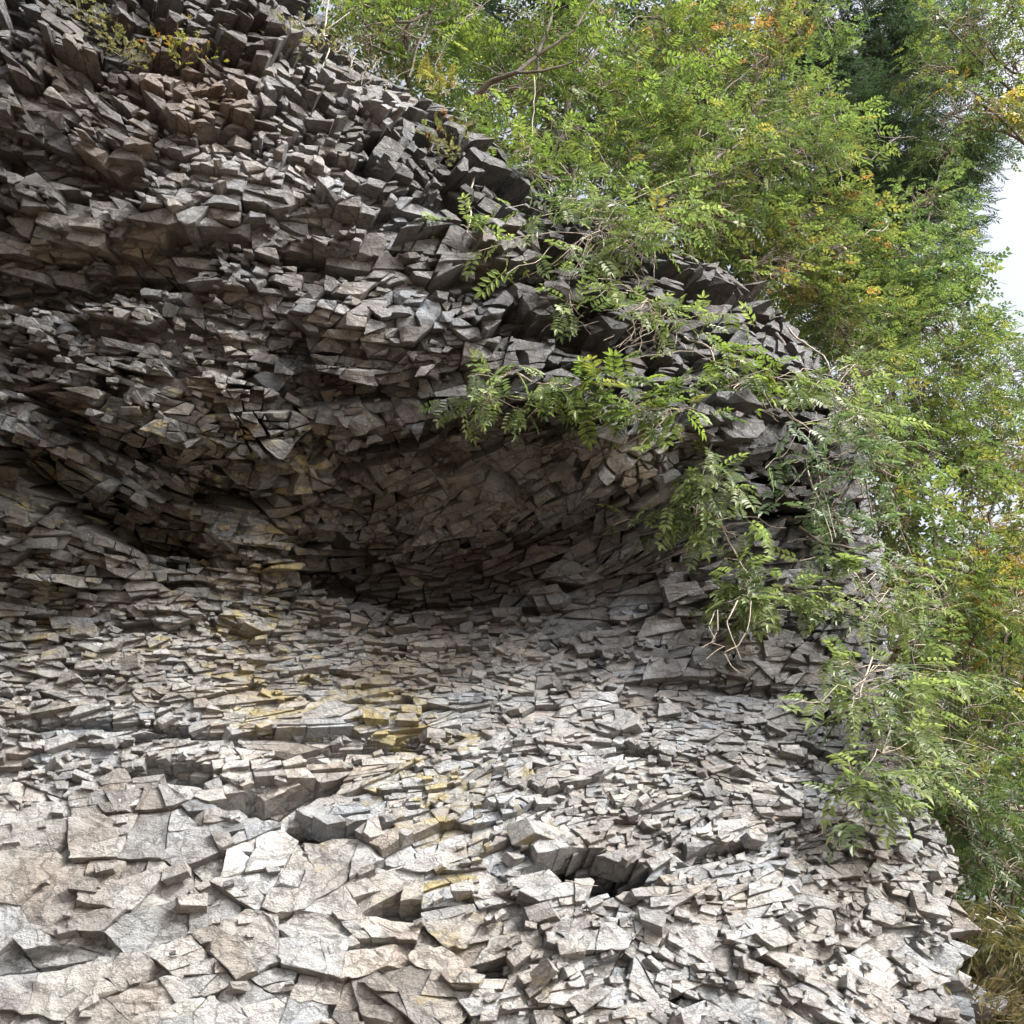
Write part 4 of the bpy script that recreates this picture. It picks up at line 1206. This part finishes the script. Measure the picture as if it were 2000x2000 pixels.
LG = 'plants rooted in the upper ledges'
tuft('olive mossy plant trailing down a ledge at upper left', 'plant', 'ledge_plant', [(150, 20), (185, 45), (215, 70), (240, 95), (268, 118)], 42, .05, 'olive', 'simple', 16, 41, group=LG)
tuft('thin bush with orange and yellow leaves above reddish rock', 'bush', 'ledge_bush', [(330, 105), (370, 110), (405, 130), (345, 130)], 16, .06, 'gold', 'simple', 22, 42, .12, group=LG)
tuft('olive plant clump left of the bare pale branch', 'plant', 'ledge_plant', [(440, 20), (470, 35), (490, 75), (520, 60), (530, 100)], 40, .05, 'olive', 'simple', 18, 43, group=LG)
tuft('clump with dry stalks around the foot of the bare branch', 'plant', 'ledge_plant', [(560, 100), (600, 75), (620, 105), (655, 95)], 40, .055, 'olive', 'simple', 20, 44, group=LG)
tuft('matted dry plants hanging from the dark cliff rim', 'plant', 'ledge_plant', [(690, 120), (730, 130), (760, 160), (710, 160)], 44, .06, 'straw', 'grass', 20, 45, up=-.5, group=LG)
tuft('golden yellow fern on the cliff rim under the trees', 'fern', 'fern', [(815, 165), (845, 175), (860, 185)], 16, .15, 'gold', 'pinnate', 12, 46, group=LG)
tuft('rusty fern drooping below the golden one', 'fern', 'fern', [(855, 250), (885, 255)], 16, .10, 'rust', 'pinnate', 14, 47, group=LG)
tuft('olive tuft beside the rusty fern on dark rock', 'plant', 'ledge_plant', [(850, 275), (900, 275), (870, 290)], 36, .05, 'olive', 'simple', 16, 48, group=LG)
tuft('small olive tuft at the top edge of the dark rocks', 'plant', 'ledge_plant', [(360, 60), (385, 85)], 18, .045, 'olive', 'simple', 10, 49, group=LG)
tuft('dry straw-coloured grass under the buttress corner', 'grass tuft', 'dry_grass', [(1900, 1935), (1935, 1960), (1960, 1930), (1920, 1985)], 60, .13, 'straw', 'grass', 24, 50, .1, up=.7)

# --- bare branches and climbing stems
def bare(label, paths, r0, mat, name='bare_branch', seed=1, cat='branch', group=None):
    P = [np.array(p, float) for p in paths]
    first = at(*P[0][0])[0]
    t = tag(empty(name, first), label, cat, group)
    for k, p in enumerate(P):
        tt = np.linspace(0, len(p) - 1, 5 * len(p))
        q = at(np.interp(tt, np.arange(len(p)), p[:, 0]), np.interp(tt, np.arange(len(p)), p[:, 1]), np.interp(tt, np.arange(len(p)), p[:, 2]))
        q += 0.02 * np.stack([vnoise(q * 6 + seed, s) for s in (1, 2, 3)], 1)
        tb = Tubes(); tb.add(q, r0 if k == 0 else r0 * .55, r0 * .35, 6)
        tb.obj('limb' if k else 'main_stem', mat, t)
    return t

bare('forked bare pale branch standing at the top of the rock, left of the trees',
     [[(640, -40, 6.6), (640, 20, 6.6), (632, 70, 6.6), (640, 85, 6.6), (642, 110, 6.5), (625, 148, 6.4), (612, 155, 6.4)],
      [(612, 155, 6.4), (618, 172, 6.4)], [(575, 40, 6.4), (592, 60, 6.4), (596, 100, 6.4), (605, 150, 6.4), (618, 172, 6.4)],
      [(636, 60, 6.6), (660, 45, 6.6), (680, 22, 6.6)], [(628, 10, 6.6), (632, -20, 6.6)], [(640, 70, 6.6), (612, 75, 6.5), (598, 62, 6.4)]], .013, M_TWIG)
bare('dark leaning bare tree growing out over the cliff rim', [[(900, 215, 7.5), (960, 160, 7.3), (1010, 142, 7.2), (1050, 110, 7.2), (1075, 40, 7.2), (1090, -40, 7.3)], [(1010, 142, 7.2), (1060, 140, 7.2), (1120, 120, 7.2)], [(1050, 110, 7.2), (1120, 60, 7.1), (1160, 0, 7.1)]], .035, M_BARK, 'leaning_tree', cat='dead tree')
bare('dark mossy bough reaching level across the top', [[(848, -20, 6.95), (842, 25, 6.95), (800, 42, 6.9), (750, 45, 6.9), (708, 55, 6.85)]], .024, M_BARK, cat='branch')
bare('slender grey stem curving up from the rim through the yellow-green tree', [[(798, 150, 7.0), (820, 80, 7.0), (845, 30, 7.0), (850, -30, 7.0)], [(850, 130, 7.0), (870, 90, 7.0), (885, 60, 7.0), (925, 25, 7.05), (970, -10, 7.1)]], .014, M_BARK)
bare('twisted dark climbing stem on the top of the buttress', [[(1520, 650, 7.9), (1535, 680, 7.8), (1560, 720, 7.8), (1570, 760, 7.8)]], .02, M_BARK, 'climbing_stem', cat='stem')
bare('pair of pale roots hanging down the shaded buttress', [[(1570, 900, 7.5), (1590, 960, 7.45), (1610, 1010, 7.4), (1625, 1060, 7.4)], [(1600, 930, 7.5), (1615, 990, 7.45), (1630, 1050, 7.4)]], .011, M_TWIG, 'hanging_root', cat='root')
bare('dark root bending across the buttress corner', [[(1560, 1030, 7.55), (1600, 1060, 7.55), (1660, 1070, 7.7), (1720, 1075, 8.0)], [(1680, 920, 8), (1700, 980, 8), (1705, 1030, 8), (1720, 1075, 8)]], .017, M_BARK, 'hanging_root', cat='root')
bare('long pale arching twig crossing the trees on the right', [[(1740, 960, 9.3), (1765, 1060, 9.3), (1790, 1100, 9.3), (1850, 1160, 9.4), (1900, 1210, 9.5)]], .011, M_TWIG, 'bare_twig', cat='twig')
bare('tangle of silvery dead twigs below the orange leaves', [[(1600, 280, 8.8), (1650, 300, 8.8), (1700, 310, 8.8), (1760, 265, 8.9)], [(1620, 290, 8.8), (1640, 330, 8.8), (1645, 375, 8.8)], [(1640, 255, 8.8), (1690, 290, 8.8), (1740, 310, 8.9)],
      [(1700, 230, 8.9), (1720, 265, 8.9), (1790, 270, 9)], [(1600, 320, 8.8), (1625, 300, 8.8), (1660, 270, 8.8)], [(1645, 360, 8.8), (1700, 385, 8.8)]], .008, M_TWIG, 'dead_twig', cat='twigs')
bare('looping bare twigs hanging below the longest vine', [[(1440, 1175, 6.75), (1420, 1215, 6.7), (1430, 1240, 6.7), (1450, 1290, 6.7)], [(1465, 1175, 6.75), (1462, 1230, 6.7), (1445, 1262, 6.7), (1415, 1275, 6.7), (1430, 1300, 6.7), (1446, 1315, 6.7)],
      [(1395, 1190, 6.8), (1385, 1225, 6.75), (1400, 1250, 6.75), (1370, 1265, 6.75)], [(1400, 1190, 6.8), (1404, 1230, 6.75), (1390, 1255, 6.75), (1415, 1262, 6.7), (1378, 1285, 6.7)]], .007, M_TWIG, 'bare_twig', cat='twigs')
bare('thin dry twig lying across the mouth of the cave', [[(1105, 1722, 6.2), (1135, 1733, 6.1), (1172, 1735, 6.1)]], .005, M_TWIG, 'dry_twig', cat='twig')
bare('dark limbs fanning up from the rim into the autumn tree', [[(1325, 470, 8.0), (1340, 400, 8.0), (1345, 330, 8.0), (1370, 250, 8.1), (1420, 170, 8.2), (1500, 110, 8.3)], [(1345, 330, 8.0), (1320, 240, 8.0), (1330, 170, 8.1)], [(1370, 250, 8.1), (1330, 190, 8.1), (1390, 100, 8.2)], [(1340, 400, 8.0), (1290, 440, 7.7), (1240, 400, 7.6)], [(1345, 360, 8), (1420, 330, 8.1), (1500, 345, 8.2)]], .022, M_BARK, 'bare_branch', 3)
bare('thin pale twigs arching down in front of the bright green tree', [[(1045, 150, 7.1), (1040, 250, 7.0), (1030, 330, 6.9), (1090, 370, 6.8), (1230, 480, 6.7)], [(1060, 200, 7.1), (1150, 260, 7.0), (1200, 350, 6.9)], [(1000, 240, 7.0), (1045, 300, 6.9), (1110, 330, 6.8)]], .006, M_TWIG, 'bare_twig', 4, 'twigs')
bare('long thin twigs drooping through the trees beside the white sky', [[(1640, 560, 9.3), (1690, 620, 9.3), (1740, 690, 9.3), (1800, 800, 9.3), (1830, 900, 9.4)], [(1700, 600, 9.3), (1780, 620, 9.3), (1860, 690, 9.4)], [(1800, 650, 9.3), (1790, 740, 9.3), (1810, 860, 9.4)]], .009, M_BARK, 'bare_twig', 5, 'twigs')
bare('dark slender stems rising in the middle of the right hand trees', [[(1760, 1420, 9.0), (1790, 1330, 9.0), (1780, 1240, 9.0), (1770, 1120, 9.1)], [(1860, 1480, 8.8), (1850, 1380, 8.9), (1830, 1280, 9)], [(1930, 1850, 8.6), (1935, 1760, 8.6), (1920, 1680, 8.7)]], .014, M_BARK, 'slender_stem', 6, 'stem')
print('triangles', sum(sum(len(p.vertices) - 2 for p in o.data.polygons) if False else len(o.data.polygons) for o in SC.objects if o.type == 'MESH'))
